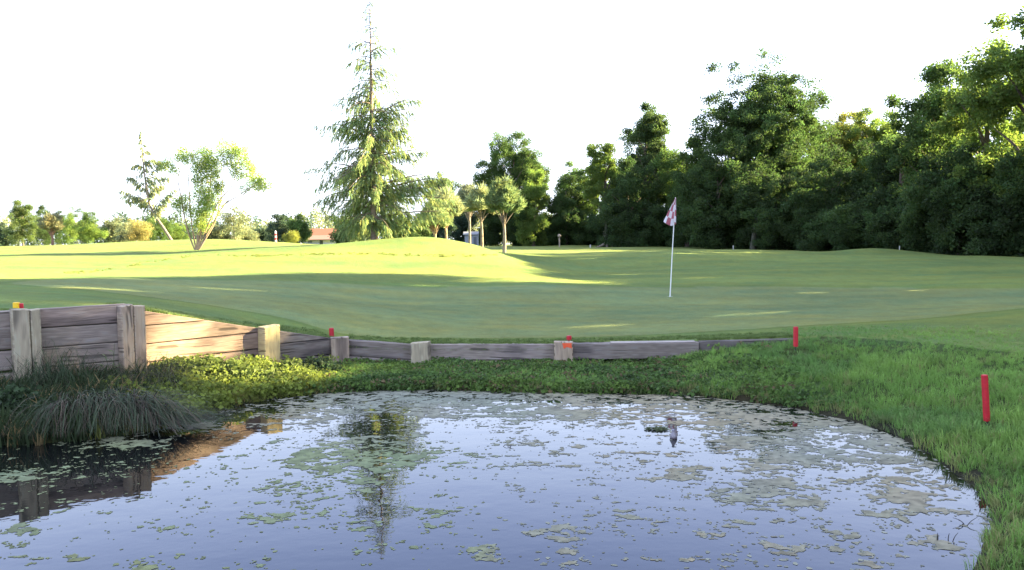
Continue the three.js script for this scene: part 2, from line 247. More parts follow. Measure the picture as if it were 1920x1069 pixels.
function tree(name, label, px, d, topY, w, o = {}) {
  const { tint = TINT.mid, lift = 0.12, geo = 'broad', size = 1, seed = px * 7 + d, group, category = 'tree', trunkMat = bark, lean = 0, trunk = true, high = 0.8, x = null, height = null } = o;
  const R = mulberry(Math.round(seed * 131)), X = x ?? at(px, 455, d).x, base = ground(X, -d), h = height ?? at(px, topY, d).y - base.y, rx = w * d / F / 2, g = thing(name, label, category, base, group);
  if (trunk) {
    const r = Math.max(0.04, h * 0.017), top = V(lean * h, h * high, 0), mid = V(lean * h * 0.4 + (R() - 0.5) * r * 2, h * 0.4, (R() - 0.5) * r * 2);
    part('trunk', tube([V(0, -0.2, 0), V(0, h * 0.03, 0), mid, top], [r * 1.7, r * 1.1, r * 0.8, r * 0.25], 8), trunkMat, g);
    const limbs = []; for (let i = 0; i < 7; i++) { const a = R() * 6.3, t = 0.3 + 0.45 * R() * high / 0.8, s = V().lerpVectors(V(0, 0, 0), top, t), e = V(s.x + Math.cos(a) * rx * 0.65, s.y + h * (0.1 + 0.12 * R()) * high / 0.8, s.z + Math.sin(a) * rx * 0.65); limbs.push(tube([s, V().lerpVectors(s, e, 0.5).add(V(0, h * 0.02, 0)), e], [r * 0.5, r * 0.3, r * 0.08], 5)); }
    part('limbs', mergeGeometries(limbs), trunkMat, g);
  }
  const pts = crownPoints(R, { rx, y0: lift < 0.03 ? -0.13 * h : Math.max(0.15, lift * h), y1: h, tint, size, ...o }), G = GEO[geo];
  for (const p of pts) p.p.x += lean * p.p.y;
  if (pts.length) scatter('crown', G[Math.floor(R() * G.length)], geo === 'tuft' || geo === 'needle' ? needleMat : leafMat, pts, g);
  return g;
}

// ---------------------------------------------------------------- weed on the water
{ // floating weed and duckweed: thin mats that follow a growth field, cut into outlines by marching squares
  const blobs = [[650, 880, 95, 38, 0.3], [575, 862, 45, 16, 0.28], [520, 915, 45, 14, 0.26], [700, 845, 110, 28, 0.25], [760, 870, 60, 20, 0.2], [590, 940, 120, 12, 0.14], [1665, 872, 55, 14, 0.36], [1640, 905, 60, 13, 0.3], [1670, 948, 62, 22, 0.5], [1590, 820, 60, 13, 0.34], [1480, 880, 90, 60, 0.16], [1285, 890, 30, 12, 0.28], [1215, 897, 32, 9, 0.24], [1380, 930, 50, 14, 0.27], [1505, 943, 38, 11, 0.3], [1450, 915, 60, 12, 0.2], [1240, 995, 30, 11, 0.3], [1325, 1003, 30, 11, 0.3], [1180, 980, 30, 18, 0.2], [1380, 980, 25, 9, 0.22], [1050, 990, 25, 30, 0.22], [910, 1042, 30, 14, 0.3], [780, 1032, 18, 9, 0.28], [820, 970, 40, 22, 0.2], [670, 985, 18, 12, 0.25], [1385, 1040, 60, 20, 0.25], [1470, 1030, 40, 12, 0.3], [1580, 1005, 26, 7, 0.28], [1575, 1028, 24, 6, 0.26], [1590, 1062, 45, 15, 0.26], [215, 828, 55, 12, 0.42], [300, 836, 30, 8, 0.3], [390, 803, 35, 10, 0.32], [20, 895, 40, 14, 0.4], [45, 995, 30, 12, 0.3], [150, 1046, 25, 8, 0.34], [40, 1046, 45, 8, 0.3], [270, 1062, 50, 9, 0.34], [500, 1055, 45, 7, 0.25], [340, 870, 60, 18, 0.14], [1720, 930, 90, 60, 0.1], [1760, 1000, 60, 50, 0.12], [430, 1050, 60, 10, 0.1]];
  const cell = 0.012, X0 = -5.4, D0 = 3.75, nx = 735, nd = 466, f = new Float32Array(nx * nd);
  const patchy = (x, d) => fbm(x * 2.3 + 3, d * 2.3 + 8, 4);
  const field = (x, d) => {
    if (!inside(pond, x, d)) return -1;
    const [px, py] = pixelOf(x, 0, -d);
    let b = -0.3;
    const edge = Math.min(...[735 + 0.0004 * (px - 900) ** 2]);
    const bandTo = lerp(lerp(806, 786, sstep(560, 700, px)), lerp(800, 872, sstep(1260, 1420, px)), sstep(900, 1260, px));
    b += 0.27 * sstep(430, 560, px) * (1 - sstep(bandTo - 14, bandTo + 12, py)) * (1 - 0.7 * sstep(1640, 1720, px));
    b += 0.15 * sstep(520, 660, px) * (1 - sstep(744, 760, py)) * (1 - sstep(1500, 1620, px));
    b += 0.055 * sstep(1000, 1350, px) * (1 - sstep(900, 990, py)) + 0.045 * (1 - sstep(830, 900, py)) * sstep(560, 700, px);
    for (const [cx, cy, rx, ry, s] of blobs) { const q = ((px - cx) / rx) ** 2 + ((py - cy) / ry) ** 2; if (q < 6) b += s * Math.exp(-q * q * 0.55); }
    return Math.min(b, 0.12) - 0.045 + (patchy(x, d) - 0.5) * 0.4 + (fbm(x * 6, d * 9, 3) - 0.5) * 0.75 + (fbm(x * 21 + 50, d * 30, 3) - 0.5) * 0.95;
  };
  for (let j = 0; j < nd; j++) for (let i = 0; i < nx; i++) f[j * nx + i] = field(X0 + i * cell, D0 + j * cell);
  const pos = [], col = [], idx = [], cache = new Map();
  const vert = (gx, gd, key) => {
    if (cache.has(key)) return cache.get(key);
    const x = X0 + gx * cell, d = D0 + gd * cell, n = fbm(x * 9, d * 9, 2), m = fbm(x * 0.8 + 4, d * 0.8, 2), [px, py] = pixelOf(x, 0, -d), l = 1 - sstep(820, 1000, px);
    const green = l * sstep(800, 850, py) * 0.8 + 0.25 * (vnoise(x * 3 + 70, d * 3) - 0.5), k = 0.5 + 1.0 * fbm(x * 22, d * 22, 3);
    pos.push(x, 0.0012 + 0.0016 * vnoise(x * 40, d * 40), -d); col.push(lerp(0.215, 0.165, green) * k * (0.85 + 0.3 * m), lerp(0.205, 0.19, green) * k, lerp(0.145, 0.085, green) * k * (1.15 - 0.3 * m)); cache.set(key, cache.size); return cache.size - 1;
  };
  for (let j = 0; j < nd - 1; j++) for (let i = 0; i < nx - 1; i++) {
    const c = [[i, j], [i + 1, j], [i + 1, j + 1], [i, j + 1]], v = c.map(([a, b]) => f[b * nx + a]);
    if (v.every((q) => q <= 0)) continue;
    const ring = [];
    for (let k = 0; k < 4; k++) {
      const n = (k + 1) % 4, [a, b] = c[k], [a2, b2] = c[n];
      if (v[k] > 0) ring.push(vert(a, b, a + ',' + b));
      if ((v[k] > 0) !== (v[n] > 0)) { const t = v[k] / (v[k] - v[n]); ring.push(vert(lerp(a, a2, t), lerp(b, b2, t), Math.min(a + a2, 1e9) + ':' + (b + b2))); }
    }
    for (let k = 1; k < ring.length - 1; k++) idx.push(ring[0], ring[k], ring[k + 1]);
  }
  const g = new THREE.BufferGeometry(); g.setAttribute('position', new THREE.Float32BufferAttribute(pos, 3)); g.setAttribute('color', new THREE.Float32BufferAttribute(col, 3)); g.setIndex(idx); g.computeVertexNormals();
  // loose flecks that fray the mats and drift between them
  const R = mulberry(71), flecks = [], ng = (() => { const P = [], n = 7; for (let i = 0; i < n; i++) { const r0 = 0.7 + 0.5 * hash2(i, 3), r1 = 0.7 + 0.5 * hash2((i + 1) % n, 3), a = i / n * 6.283, b = (i + 1) / n * 6.283; P.push(0, 0.1, 0, r1 * Math.cos(b), 0, r1 * Math.sin(b), r0 * Math.cos(a), 0, r0 * Math.sin(a)); } const q = new THREE.BufferGeometry(); q.setAttribute('position', new THREE.Float32BufferAttribute(P, 3)); q.computeVertexNormals(); return q; })();
  for (let i = 0; i < 420000 && flecks.length < 52000; i++) {
    const gx = Math.floor(R() * nx), gd = Math.floor(R() * nd), v = f[gd * nx + gx]; if (v <= -0.9 || v > 0.3) continue;
    const near = Math.exp(-Math.pow(Math.max(0, -v - 0.01) / 0.06, 1)); if (R() > near * 0.6 + 0.0003) continue;
    const x = X0 + gx * cell, d = D0 + gd * cell, [px, py] = pixelOf(x, 0, -d), green = (1 - sstep(820, 1000, px)) * sstep(800, 850, py) * 0.8, k = 0.65 + 0.7 * R();
    flecks.push({ p: V(x, 0.0015, -d), s: V(1, 0.02, 0.6 + 0.8 * R()).multiplyScalar(0.004 + 0.013 * R() * R()), e: [0, R() * 6.3, 0], c: rgb(lerp(0.2, 0.165, green) * k, lerp(0.205, 0.19, green) * k, lerp(0.155, 0.085, green) * k) });
  }
  const algaeMat = new THREE.MeshPhysicalMaterial({ color: rgb(1, 1, 1), roughness: 0.9, specularIntensity: 0.3, vertexColors: true, side: THREE.DoubleSide });
  tag(scatter('floating_flecks', ng, new THREE.MeshPhysicalMaterial({ color: rgb(1, 1, 1), roughness: 0.9, specularIntensity: 0.3, side: THREE.DoubleSide }), flecks, scene), 'loose pale flecks of weed drifting between the mats on the pond', 'algae', null, 'stuff');
  tag(part('floating_algae', g, algaeMat, scene), 'pale green floating weed scattered in mats over the pond', 'algae', null, 'stuff');
  console.log('algae tris', idx.length / 3);
}

// ---------------------------------------------------------------- where the sun gets through the wood on the right
const sunFlat = V(sunDir.x, 0, sunDir.z).normalize(), sunRise = sunDir.y / Math.hypot(sunDir.x, sunDir.z);
const litLine = [[-60, 12], [-9.9, 15.6], [-7.1, 19.3], [-3.9, 22.4], [-1.5, 22.4], [0.6, 21.2], [2.4, 20.1], [4.6, 19.3], [4.9, 20.3], [3.4, 24], [2.3, 27], [1.3, 30], [0.2, 33], [-1.3, 37], [-3, 44], [-10, 70], [-60, 90]];
const shafts = [[-3.85, 9.15, 0.78, 0.66, 0.03], [-3.55, 9.5, 0.68, 0.7, 0.03], [-3.22, 9.92, 0.5, 0.66, 0.03], [-2.9, 9.55, 0.15, 0.85, 0], [6.2, 17.3, 0.5, 0.46], [-6.8, 13.0, 0.95, 0.6], [-3.6, 12.0, 0.62, 0.42], [4.5, 13.5, 0.45, 0.5], [-1.8, 19.5, 0.75, 0.48], [1.5, 12.6, 0.4, 0.48], [4.2, 27.5, 0.65, 0.55], [-5, 15.2, 0.9, 0.55], [9, 17.5, 0.55, 0.5]].map(([x, d, y, r, stay = 0]) => ({ o: V(x, y, -d), r, stay }));
const tmp = V(), sieve = mulberry(9090);
function sunny(p) { // true where a leaf would take the sun from a place that the photograph shows lit
  const t = (p.y - 1.0) / sunRise;
  if (inside(litLine, p.x - sunFlat.x * t, -(p.z - sunFlat.z * t))) return true;
  for (const { o, r, stay } of shafts) { tmp.subVectors(p, o); const k = tmp.dot(sunDir); if (tmp.addScaledVector(sunDir, -k).length() < r) return sieve() > stay; }
  return false;
}

// ---------------------------------------------------------------- timber retaining wall
const grain = (u, v) => { const w = v + 0.05 * (tnoise(u, v, 5, 5, 31) - 0.5) + 0.02 * (tnoise(u, v, 14, 9, 41) - 0.5), crack = sstep(0.78, 0.86, tnoise(u, w, 5, 36, 36)) * sstep(0.35, 0.55, tnoise(u, v, 9, 5, 44)); return { w, crack, g: tnoise(u, w, 14, 60, 32), f: tnoise(u, w, 40, 120, 33), s: tnoise(u, v, 5, 4, 34), b: tnoise(u, v, 28, 22, 35), m: tnoise(u, v, 11, 8, 37) }; };
const woodMap = dataTex(768, 256, (u, v) => { const q = grain(u, v), stain = sstep(0.5, 0.85, q.s) * 0.5 + sstep(0.6, 0.95, q.m) * 0.12; const k = (0.62 + 0.26 * q.g + 0.14 * q.f + 0.3 * (q.b - 0.5)) * (1 - stain) * (1 - 0.65 * q.crack) + 0.06; return [k * 1.06, k * lerp(0.97, 1.0, q.m), k * lerp(0.86, 0.98, q.s)]; });
const woodBump = dataTex(768, 256, (u, v) => { const q = grain(u, v); return 0.35 + 0.3 * q.g + 0.2 * q.f + 0.15 * q.b - 0.45 * q.crack; });
woodMap.repeat.set(1 / 2.3, 1 / 0.62); woodBump.repeat.set(1 / 2.3, 1 / 0.62);
const wood = (r, g, b) => std(rgb(r, g, b), 0.88, { map: woodMap, bumpMap: woodBump, bumpScale: 0.008 });
const plankMats = [wood(0.35, 0.285, 0.245), wood(0.27, 0.235, 0.215), wood(0.42, 0.335, 0.28), wood(0.2, 0.175, 0.16), wood(0.31, 0.265, 0.225)], postMats = [wood(0.4, 0.36, 0.27), wood(0.38, 0.31, 0.24), wood(0.5, 0.42, 0.24)], sunnyPlank = [wood(0.25, 0.182, 0.155), wood(0.22, 0.165, 0.143)], greyTop = wood(0.5, 0.46, 0.44);
const wallP = wallLine.map(([x, d]) => V(x, 0, -d));
{
  const wall = thing('retaining_wall', 'weathered timber sleeper wall with upright posts holding up the green above the pond', 'retaining wall', V(wallP[3].x, 0, wallP[3].z)), R = mulberry(77);
  const T = [1.06, at(45, 579, 8.2).y, at(238, 573, 8.8).y, at(491, 614, 10.1).y, at(635, 634, 10.9).y, at(794, 643, 10.7).y, at(1057, 642, 10.55).y, at(1310, 638, 10.4).y, at(1490, 632, 10.2).y];
  const frame = (m, k, u, z) => { const a = wallP[k], b = wallP[k + 1], t = V().subVectors(b, a).normalize(); m.rotation.y = Math.atan2(-t.z, t.x); m.position.copy(a).addScaledVector(t, u).add(V(-t.z, 0, t.x).multiplyScalar(z)).sub(wall.position); };
  function board(poly, depth, mat, k, name = 'plank', z = 0) {
    const s = new THREE.Shape(poly.map(([x, y]) => new THREE.Vector2(x, y))), g = new THREE.ExtrudeGeometry(s, { depth: depth - 0.016, bevelEnabled: true, bevelThickness: 0.008, bevelSize: 0.008, bevelOffset: -0.008, bevelSegments: 1 });
    g.translate(0, 0, -depth / 2 + 0.008);
    const uv = g.attributes.uv, du = R() * 3, dv = R(); for (let i = 0; i < uv.count; i++) uv.setXY(i, uv.getX(i) + du, uv.getY(i) + dv);
    const m = part(name, g, mat, wall); frame(m, k, 0, z + (R() - 0.5) * 0.012); m.rotation.z = (R() - 0.5) * 0.006; return m;
  }
  for (let k = 0; k < 8; k++) {
    const L = wallP[k].distanceTo(wallP[k + 1]), h0 = k === 0 ? T[0] : T[k] - (k === 2 ? 0.03 : 0.01), h1 = k === 1 ? T[1] : k === 0 ? T[1] - 0.01 : T[k + 1] - 0.015, rowH = k < 3 ? 0.205 : 0.215;
    if (k >= 6) { // last two sleepers, laid flat with a pale worn top, sinking into the bank
      board([[0.0, h0 - 0.2], [L - 0.012, h1 - 0.2], [L - 0.012, h1], [0.0, h0]], k === 6 ? 0.24 : 0.2, k === 6 ? plankMats[3] : wood(0.13, 0.115, 0.11), k, 'plank', k === 6 ? 0.02 : 0);
      if (k === 6) { const g = new THREE.BoxGeometry(L * 0.62, 0.006, 0.19); g.translate(L * 0.66, 0, 0); const m = part('worn_top', g, greyTop, wall); frame(m, k, 0, 0.03); m.position.y = lerp(h0, h1, 0) + 0.003; m.rotation.z = Math.atan2(h1 - h0, L); m.position.y += 0.002; }
      continue;
    }
    const level = k >= 4, top = Math.max(h0, h1);
    for (let r = 0; r < 7; r++) {
      const y1 = top - r * rowH - 0.004, y0 = top - (r + 1) * rowH + 0.004;
      if (y1 < -0.25) break;
      const yAt = (x) => lerp(h0, h1, x / L), poly = [], a = 0.006, b = L - 0.006;
      if (level) { const s0 = h0 - top, s1 = h1 - top; poly.push([a, y0 + s0], [b, y0 + s1], [b, y1 + s1], [a, y1 + s0]); }
      else { // cut the board along the sloping top of the wall
        const xs = (y) => (y - h0) / (h1 - h0 || 1e-9) * L, l = Math.min(y1, yAt(a)), q = Math.min(y1, yAt(b));
        if (h0 > h1) { if (l <= y0 + 0.02) continue; poly.push([a, y0], [q > y0 ? b : xs(y0), y0]); if (q > y0) poly.push([b, q]); if (y1 < yAt(a) && y1 > yAt(b)) poly.push([xs(y1), y1]); poly.push([a, l]); }
        else poly.push([a, y0], [b, y0], [b, q], [a, l]);
      }
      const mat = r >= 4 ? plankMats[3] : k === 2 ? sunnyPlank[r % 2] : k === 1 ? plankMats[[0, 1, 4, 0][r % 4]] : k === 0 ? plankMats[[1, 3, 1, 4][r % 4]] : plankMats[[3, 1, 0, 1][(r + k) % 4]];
      board(poly, 0.14, mat, k);
    }
  }
  const posts = [[1, 0, 0.25, true], [2, 0, 0.25, true], [3, 0, 0.225, false], [4, 0, 0.235, false], [5, 0, 0.24, false], [6, 0, 0.245, false]];
  posts.forEach(([k, , w, split], i) => {
    const top = T[k] + (k === 2 ? 0.015 : k >= 3 ? 0.03 : 0.01), geos = [], halves = split ? [[-w / 2, -0.001 + (k === 1 ? 0.03 : 0)], [0.005 + (k === 1 ? 0.03 : 0), w / 2]] : [[-w / 2, w / 2]];
    halves.forEach(([a, b], q) => {
      const tilt = (R() - 0.5) * 0.02, s = new THREE.Shape([[a, -0.4], [b, -0.4], [b, top + tilt - q * 0.012], [a, top - tilt - q * 0.012]].map(([x, y]) => new THREE.Vector2(x, y))), g = new THREE.ExtrudeGeometry(s, { depth: 0.13, bevelEnabled: true, bevelThickness: 0.012, bevelSize: 0.012, bevelOffset: -0.012, bevelSegments: 2 });
      const uv = g.attributes.uv, o = R() * 2; for (let n = 0; n < uv.count; n++) uv.setXY(n, uv.getY(n) + o, uv.getX(n) + o);
      geos.push(g);
    });
    const m = part('post', mergeGeometries(geos), k === 3 ? postMats[2] : postMats[i % 2], wall);
    const turnAt = k === 3 ? k - 1 : k; frame(m, k, 0, 0.085); { const t = V().subVectors(wallP[Math.max(1, turnAt)], wallP[turnAt - 1]).normalize(), t2 = V().subVectors(wallP[turnAt + 1], wallP[turnAt]).normalize(); const q = k === 3 ? t2 : t.add(t2).normalize(); m.rotation.y = Math.atan2(-q.z, q.x); const n = V(-q.z, 0, q.x); m.position.copy(wallP[k]).addScaledVector(n, 0.085).sub(wall.position); }
    m.rotation.z = (R() - 0.5) * 0.02;
    if (k === 6) { const s = new THREE.Shape(); s.moveTo(-0.02, 0); s.lineTo(0.1, 0.0); s.lineTo(0.105, -0.07); s.lineTo(0.04, -0.05); s.lineTo(0.0, -0.075); s.lineTo(-0.015, -0.02); const p = part('paint_mark', new THREE.ExtrudeGeometry(s, { depth: 0.003, bevelEnabled: false }), std(rgb(0.75, 0.1, 0.03), 0.7), m); p.position.set(0.005, top - 0.012, 0.142); }
  });
}

// ---------------------------------------------------------------- marker stakes
const paintWear = dataTex(64, 128, (u, v) => { const q = tnoise(u, v, 9, 14, 61), c = sstep(0.8, 0.9, tnoise(u, v, 20, 30, 62)), k = 0.72 + 0.28 * q; return [k * (1 - 0.3 * c), k * (1 + c), k * (1 + c)].map((t) => Math.min(1, t)); });
paintWear.repeat.set(6, 4);
const red = std(rgb(0.55, 0.012, 0.025), 0.6, { map: paintWear }), yellow = std(rgb(0.85, 0.5, 0.01), 0.55), darkPeg = std(rgb(0.04, 0.035, 0.03), 0.9);
function stake(label, base, h, w, mat, tilt, turn, peg = true) {
  const g = thing('marker_stake', label, 'stake', base, 'coloured hazard stakes round the pond');
  const s = new THREE.Shape(); const a = w / 2, c = w * 0.14; s.moveTo(-a + c, -a); s.lineTo(a - c, -a); s.lineTo(a, -a + c); s.lineTo(a, a - c); s.lineTo(a - c, a); s.lineTo(-a + c, a); s.lineTo(-a, a - c); s.lineTo(-a, -a + c); s.closePath();
  const e = new THREE.ExtrudeGeometry(s, { depth: h, bevelEnabled: true, bevelThickness: w * 0.12, bevelSize: w * 0.12, bevelOffset: -w * 0.12, bevelSegments: 2 }); e.rotateX(-Math.PI / 2); e.translate(0, peg ? 0.05 : 0, 0); part('body', e, mat, g);
  if (peg) { const p = new THREE.CylinderGeometry(w * 0.3, w * 0.12, 0.16, 8); p.translate(0, -0.01, 0); part('peg', p, darkPeg, g); }
  g.rotation.set(0, turn, tilt); return g;
}
stake('red stake leaning left on the grassy bank, nearest the right edge', hit(1851, 800), 0.37, 0.04, red, 0.085, 0.3);
stake('small red stake upright at the top of the right bank past the wall end', hit(1492, 657), 0.23, 0.046, red, 0.0, 0.2);
{ const p = at(622, 628, 11.05); p.y = courseHeight(p.x, 11.05) - 0.06; stake('short red stake top behind the sunlit end of the timber wall', p, 0.17, 0.06, red, 0.02, 0.1, false); }
{ const p = at(1067, 640, 10.75); p.y = courseHeight(p.x, 10.75) - 0.1; stake('red stake top behind the wall post with an orange paint mark', p, 0.17, 0.055, red, 0.0, 0.4, false); }
{ const p = at(31, 579, 8.33); p.y -= 0.25; stake('yellow stake top over the leftmost wall post', p, 0.31, 0.056, yellow, 0.0, 0.2, false); }
{ const p = at(40, 579, 8.36); p.y -= 0.25; stake('red stake top touching the yellow one at the leftmost post', p, 0.3, 0.05, red, 0.02, 0.4, false); }

// ---------------------------------------------------------------- flagstick
{
  const base = hit(1256, 556), top = at(1266.5, 370, -base.z), g = thing('golf_flag', 'thin white flagstick with a drooping red and white chequered flag on the green', 'golf flag', base), d = V().subVectors(top, base);
  part('pole', tube([V(0, -0.1, 0), d.clone().multiplyScalar(0.5), d], [0.013, 0.011, 0.008], 8), std(rgb(0.72, 0.72, 0.7), 0.4), g);
  const cup = new THREE.TorusGeometry(0.054, 0.003, 6, 20); cup.rotateX(Math.PI / 2); cup.translate(0, -0.002, 0); part('cup_rim', cup, std(rgb(0.75, 0.75, 0.75), 0.6), g);
  const check = dataTex(128, 128, (u, v) => { const i = Math.floor(u * 4) + Math.floor(v * 4), n = 0.9 + 0.1 * tnoise(u, v, 40, 40, 3); return i % 2 ? [0.93 * n, 0.91 * n, 0.95 * n] : [0.74 * n, 0.4 * n, 0.46 * n]; }, true);
  // hanging cloth: rows run down the pole, folds swing out from it
  const nu = 14, nv = 18, pos = [], uv = [], idx = [], L = d.length(), up = d.clone().normalize();
  for (let j = 0; j <= nv; j++) for (let i = 0; i <= nu; i++) {
    const u = i / nu, v = j / nv, y = L - 0.01 - v * 0.5, drop = u * 0.0;
    const spread = 0.025 + 0.17 * Math.pow(v, 0.8), fold = Math.sin(u * 7.5 + v * 1.5) * 0.045 * (0.3 + v), x = -u * 0.72 * spread + Math.sin(u * 5) * 0.09 * v - (0.02 * v), z = fold + u * 0.05;
    const yy = y - (u < 0.55 ? u * 0.16 * v : (0.16 * 0.55 - (u - 0.55) * 0.22) * v) - drop;
    const c = up.clone().multiplyScalar(yy); pos.push(c.x + x + 0.012, c.y, c.z + z); uv.push(u * 1.25, v);
  }
  for (let j = 0; j < nv; j++) for (let i = 0; i < nu; i++) { const a = j * (nu + 1) + i, b = a + nu + 1; idx.push(a, b, a + 1, a + 1, b, b + 1); }
  const f = new THREE.BufferGeometry(); f.setAttribute('position', new THREE.Float32BufferAttribute(pos, 3)); f.setAttribute('uv', new THREE.Float32BufferAttribute(uv, 2)); f.setIndex(idx); f.computeVertexNormals();
  part('flag', f, new THREE.MeshPhysicalMaterial({ map: check, roughness: 0.8, transmission: 0.3, thickness: 0, side: THREE.DoubleSide }), g);
}

// ---------------------------------------------------------------- grass, ground cover and water plants
function blades(seed, n, h, spread, bend, w) { // a tuft of curved blades, each three faces
  const R = mulberry(seed), pos = [];
  for (let i = 0; i < n; i++) {
    const a = R() * 6.28, r = spread * Math.sqrt(R()), x = Math.cos(a) * r, z = Math.sin(a) * r, b = a + (R() - 0.5) * 2.5, hh = h * (0.55 + 0.6 * R()), k = bend * (0.4 + R()), ww = w * (0.7 + 0.6 * R()), sx = -Math.sin(b) * ww, sz = Math.cos(b) * ww;
    const m = V(x + Math.cos(b) * k * hh * 0.3, hh * 0.6, z + Math.sin(b) * k * hh * 0.3), t = V(x + Math.cos(b) * k * hh, hh * (1 - 0.25 * k), z + Math.sin(b) * k * hh);
    const A = [x - sx, 0, z - sz], B = [x + sx, 0, z + sz], C = [m.x - sx * 0.8, m.y, m.z - sz * 0.8], D = [m.x + sx * 0.8, m.y, m.z + sz * 0.8], E = [t.x, t.y, t.z];
    pos.push(...A, ...B, ...D, ...A, ...D, ...C, ...C, ...D, ...E);
  }
  const g = new THREE.BufferGeometry(); g.setAttribute('position', new THREE.Float32BufferAttribute(pos, 3)); g.computeVertexNormals(); return g;
}
const grassMat = new THREE.MeshPhysicalMaterial({ color: rgb(1, 1, 1), roughness: 1, transmission: 0.35, thickness: 0, side: THREE.DoubleSide, specularIntensity: 0.25 });
const grassGeo = blades(5, 13, 0.1, 0.05, 0.7, 0.0032), ivyGeo = sprayBroad(15, 11, 0.075, 0.042, 0.85);
const wallP0 = wallLine;
const stakeAt = [hit(1851, 800), hit(1492, 657)];
{ // right bank and the strip below the wall
  const R = mulberry(501), G = [], I = [], Y = [];
  for (let i = 0; i < 60000 && G.length < 26000; i++) {
    const x = lerp(-5, 8.5, R()), d = lerp(2.6, 11.2, R()), pd = pondDist(x, d); if (pd < 0.0 || pd > 4.5) continue;
    const [s, past] = wallSide(x, d), front = s < -0.09 || past > 0; if (!front || x < -2.2 && past === 0) continue;
    if (stakeAt.some((q) => Math.hypot(q.x - x, -q.z - d - 0.1) < 0.17 && R() < 0.8)) continue;
    const bankZone = sstep(0.6, 2.2, x), y = groundHeight(x, d), n = fbm(x * 1.3 + 7, d * 1.3, 3), n2 = fbm(x * 4, d * 4 + 3, 2);
    if (x < 3.6 && x > 1.6 && s > -0.25 && past === 0 && R() < 0.8) continue;
    if (R() > lerp(0.6, 1, bankZone) || pd > 3.2 && R() < sstep(3.2, 4.5, pd)) continue;
    const k = 0.75 + 0.7 * n2, c = rgb(lerp(0.12, 0.25, n) * k, lerp(0.24, 0.38, n) * k, lerp(0.05, 0.085, n) * k);
    if (pd < 0.15 && R() < 0.4 || R() < 0.09) c.lerp(rgb(0.26, 0.2, 0.1), 0.6); if (fbm(x * 0.9 + 60, d * 0.9, 3) > 0.56) c.lerp(rgb(0.1, 0.22, 0.07), 0.45);
    G.push({ p: V(x, y - 0.008, -d), s: V(1, 1, 1).multiplyScalar((0.5 + 0.65 * R()) * lerp(1, 0.5 + 0.75 * n, bankZone) * lerp(1.05, 0.42, sstep(1.2, 3.0, pd))), e: [0, R() * 6.28, 0], c });
  }
  for (let i = 0; i < 40000 && I.length < 7600; i++) {
    const x = lerp(-4.1, 3.6, R()), d = lerp(7.6, 11, R()), pd = pondDist(x, d); if (pd < -0.02) continue;
    const [s, past] = wallSide(x, d); if (s > -0.1 || past > 0.3 || R() < sstep(1.2, 3.4, x)) continue; if (wallP0.some((q, k) => k > 2 && k < 7 && Math.hypot(q[0] - x, q[1] - 0.12 - d) < 0.2) && R() < 0.85) continue; if (x > 1.6 && s > -0.32 && R() < 0.75) continue; if (fbm(x * 2.2 + 20, d * 2.2, 3) < 0.43 && R() < 0.8) continue;
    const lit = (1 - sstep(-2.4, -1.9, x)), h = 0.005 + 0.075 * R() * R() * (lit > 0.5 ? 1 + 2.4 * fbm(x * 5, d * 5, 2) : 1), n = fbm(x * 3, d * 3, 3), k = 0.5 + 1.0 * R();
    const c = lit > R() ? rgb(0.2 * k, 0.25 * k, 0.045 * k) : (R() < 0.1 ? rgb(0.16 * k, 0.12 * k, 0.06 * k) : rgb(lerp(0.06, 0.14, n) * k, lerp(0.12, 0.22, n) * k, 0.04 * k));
    I.push({ p: V(x, groundHeight(x, d) + h, -d), s: 0.7 + 0.6 * R(), e: [(R() - 0.5) * 0.8, R() * 6.28, (R() - 0.5) * 0.8], c });
  }
  // weeds and grass below the left part of the wall
  for (let i = 0; i < 30000 && Y.length < 5200; i++) {
    const x = lerp(-6, -1.9, R()), d = lerp(6.4, 11, R()), pd = pondDist(x, d); if (pd < -0.03) continue;
    const [s, past] = wallSide(x, d); if (s > -0.1 || past > 0) continue;
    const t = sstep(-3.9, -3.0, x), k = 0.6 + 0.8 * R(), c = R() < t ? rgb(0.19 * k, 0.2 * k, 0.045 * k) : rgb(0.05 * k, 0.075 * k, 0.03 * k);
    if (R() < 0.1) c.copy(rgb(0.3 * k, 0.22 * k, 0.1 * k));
    Y.push({ p: V(x, groundHeight(x, d) - 0.01, -d), s: V(1, 1, 1).multiplyScalar((1.0 + 1.8 * R() * R()) * lerp(1.15, 0.42, sstep(-3.9, -3.2, x))), e: [0, R() * 6.28, 0], c });
  }
  tag(scatter('bank_grass', grassGeo, grassMat, G, scene), 'tufted green grass over the pond bank', 'grass', null, 'stuff');
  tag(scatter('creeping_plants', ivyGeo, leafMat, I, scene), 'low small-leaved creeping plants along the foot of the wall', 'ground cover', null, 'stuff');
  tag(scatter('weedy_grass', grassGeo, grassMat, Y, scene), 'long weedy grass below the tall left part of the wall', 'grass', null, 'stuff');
  // grass creeping over the edge above the wall, and the ragged line where the rough begins
  const E = [];
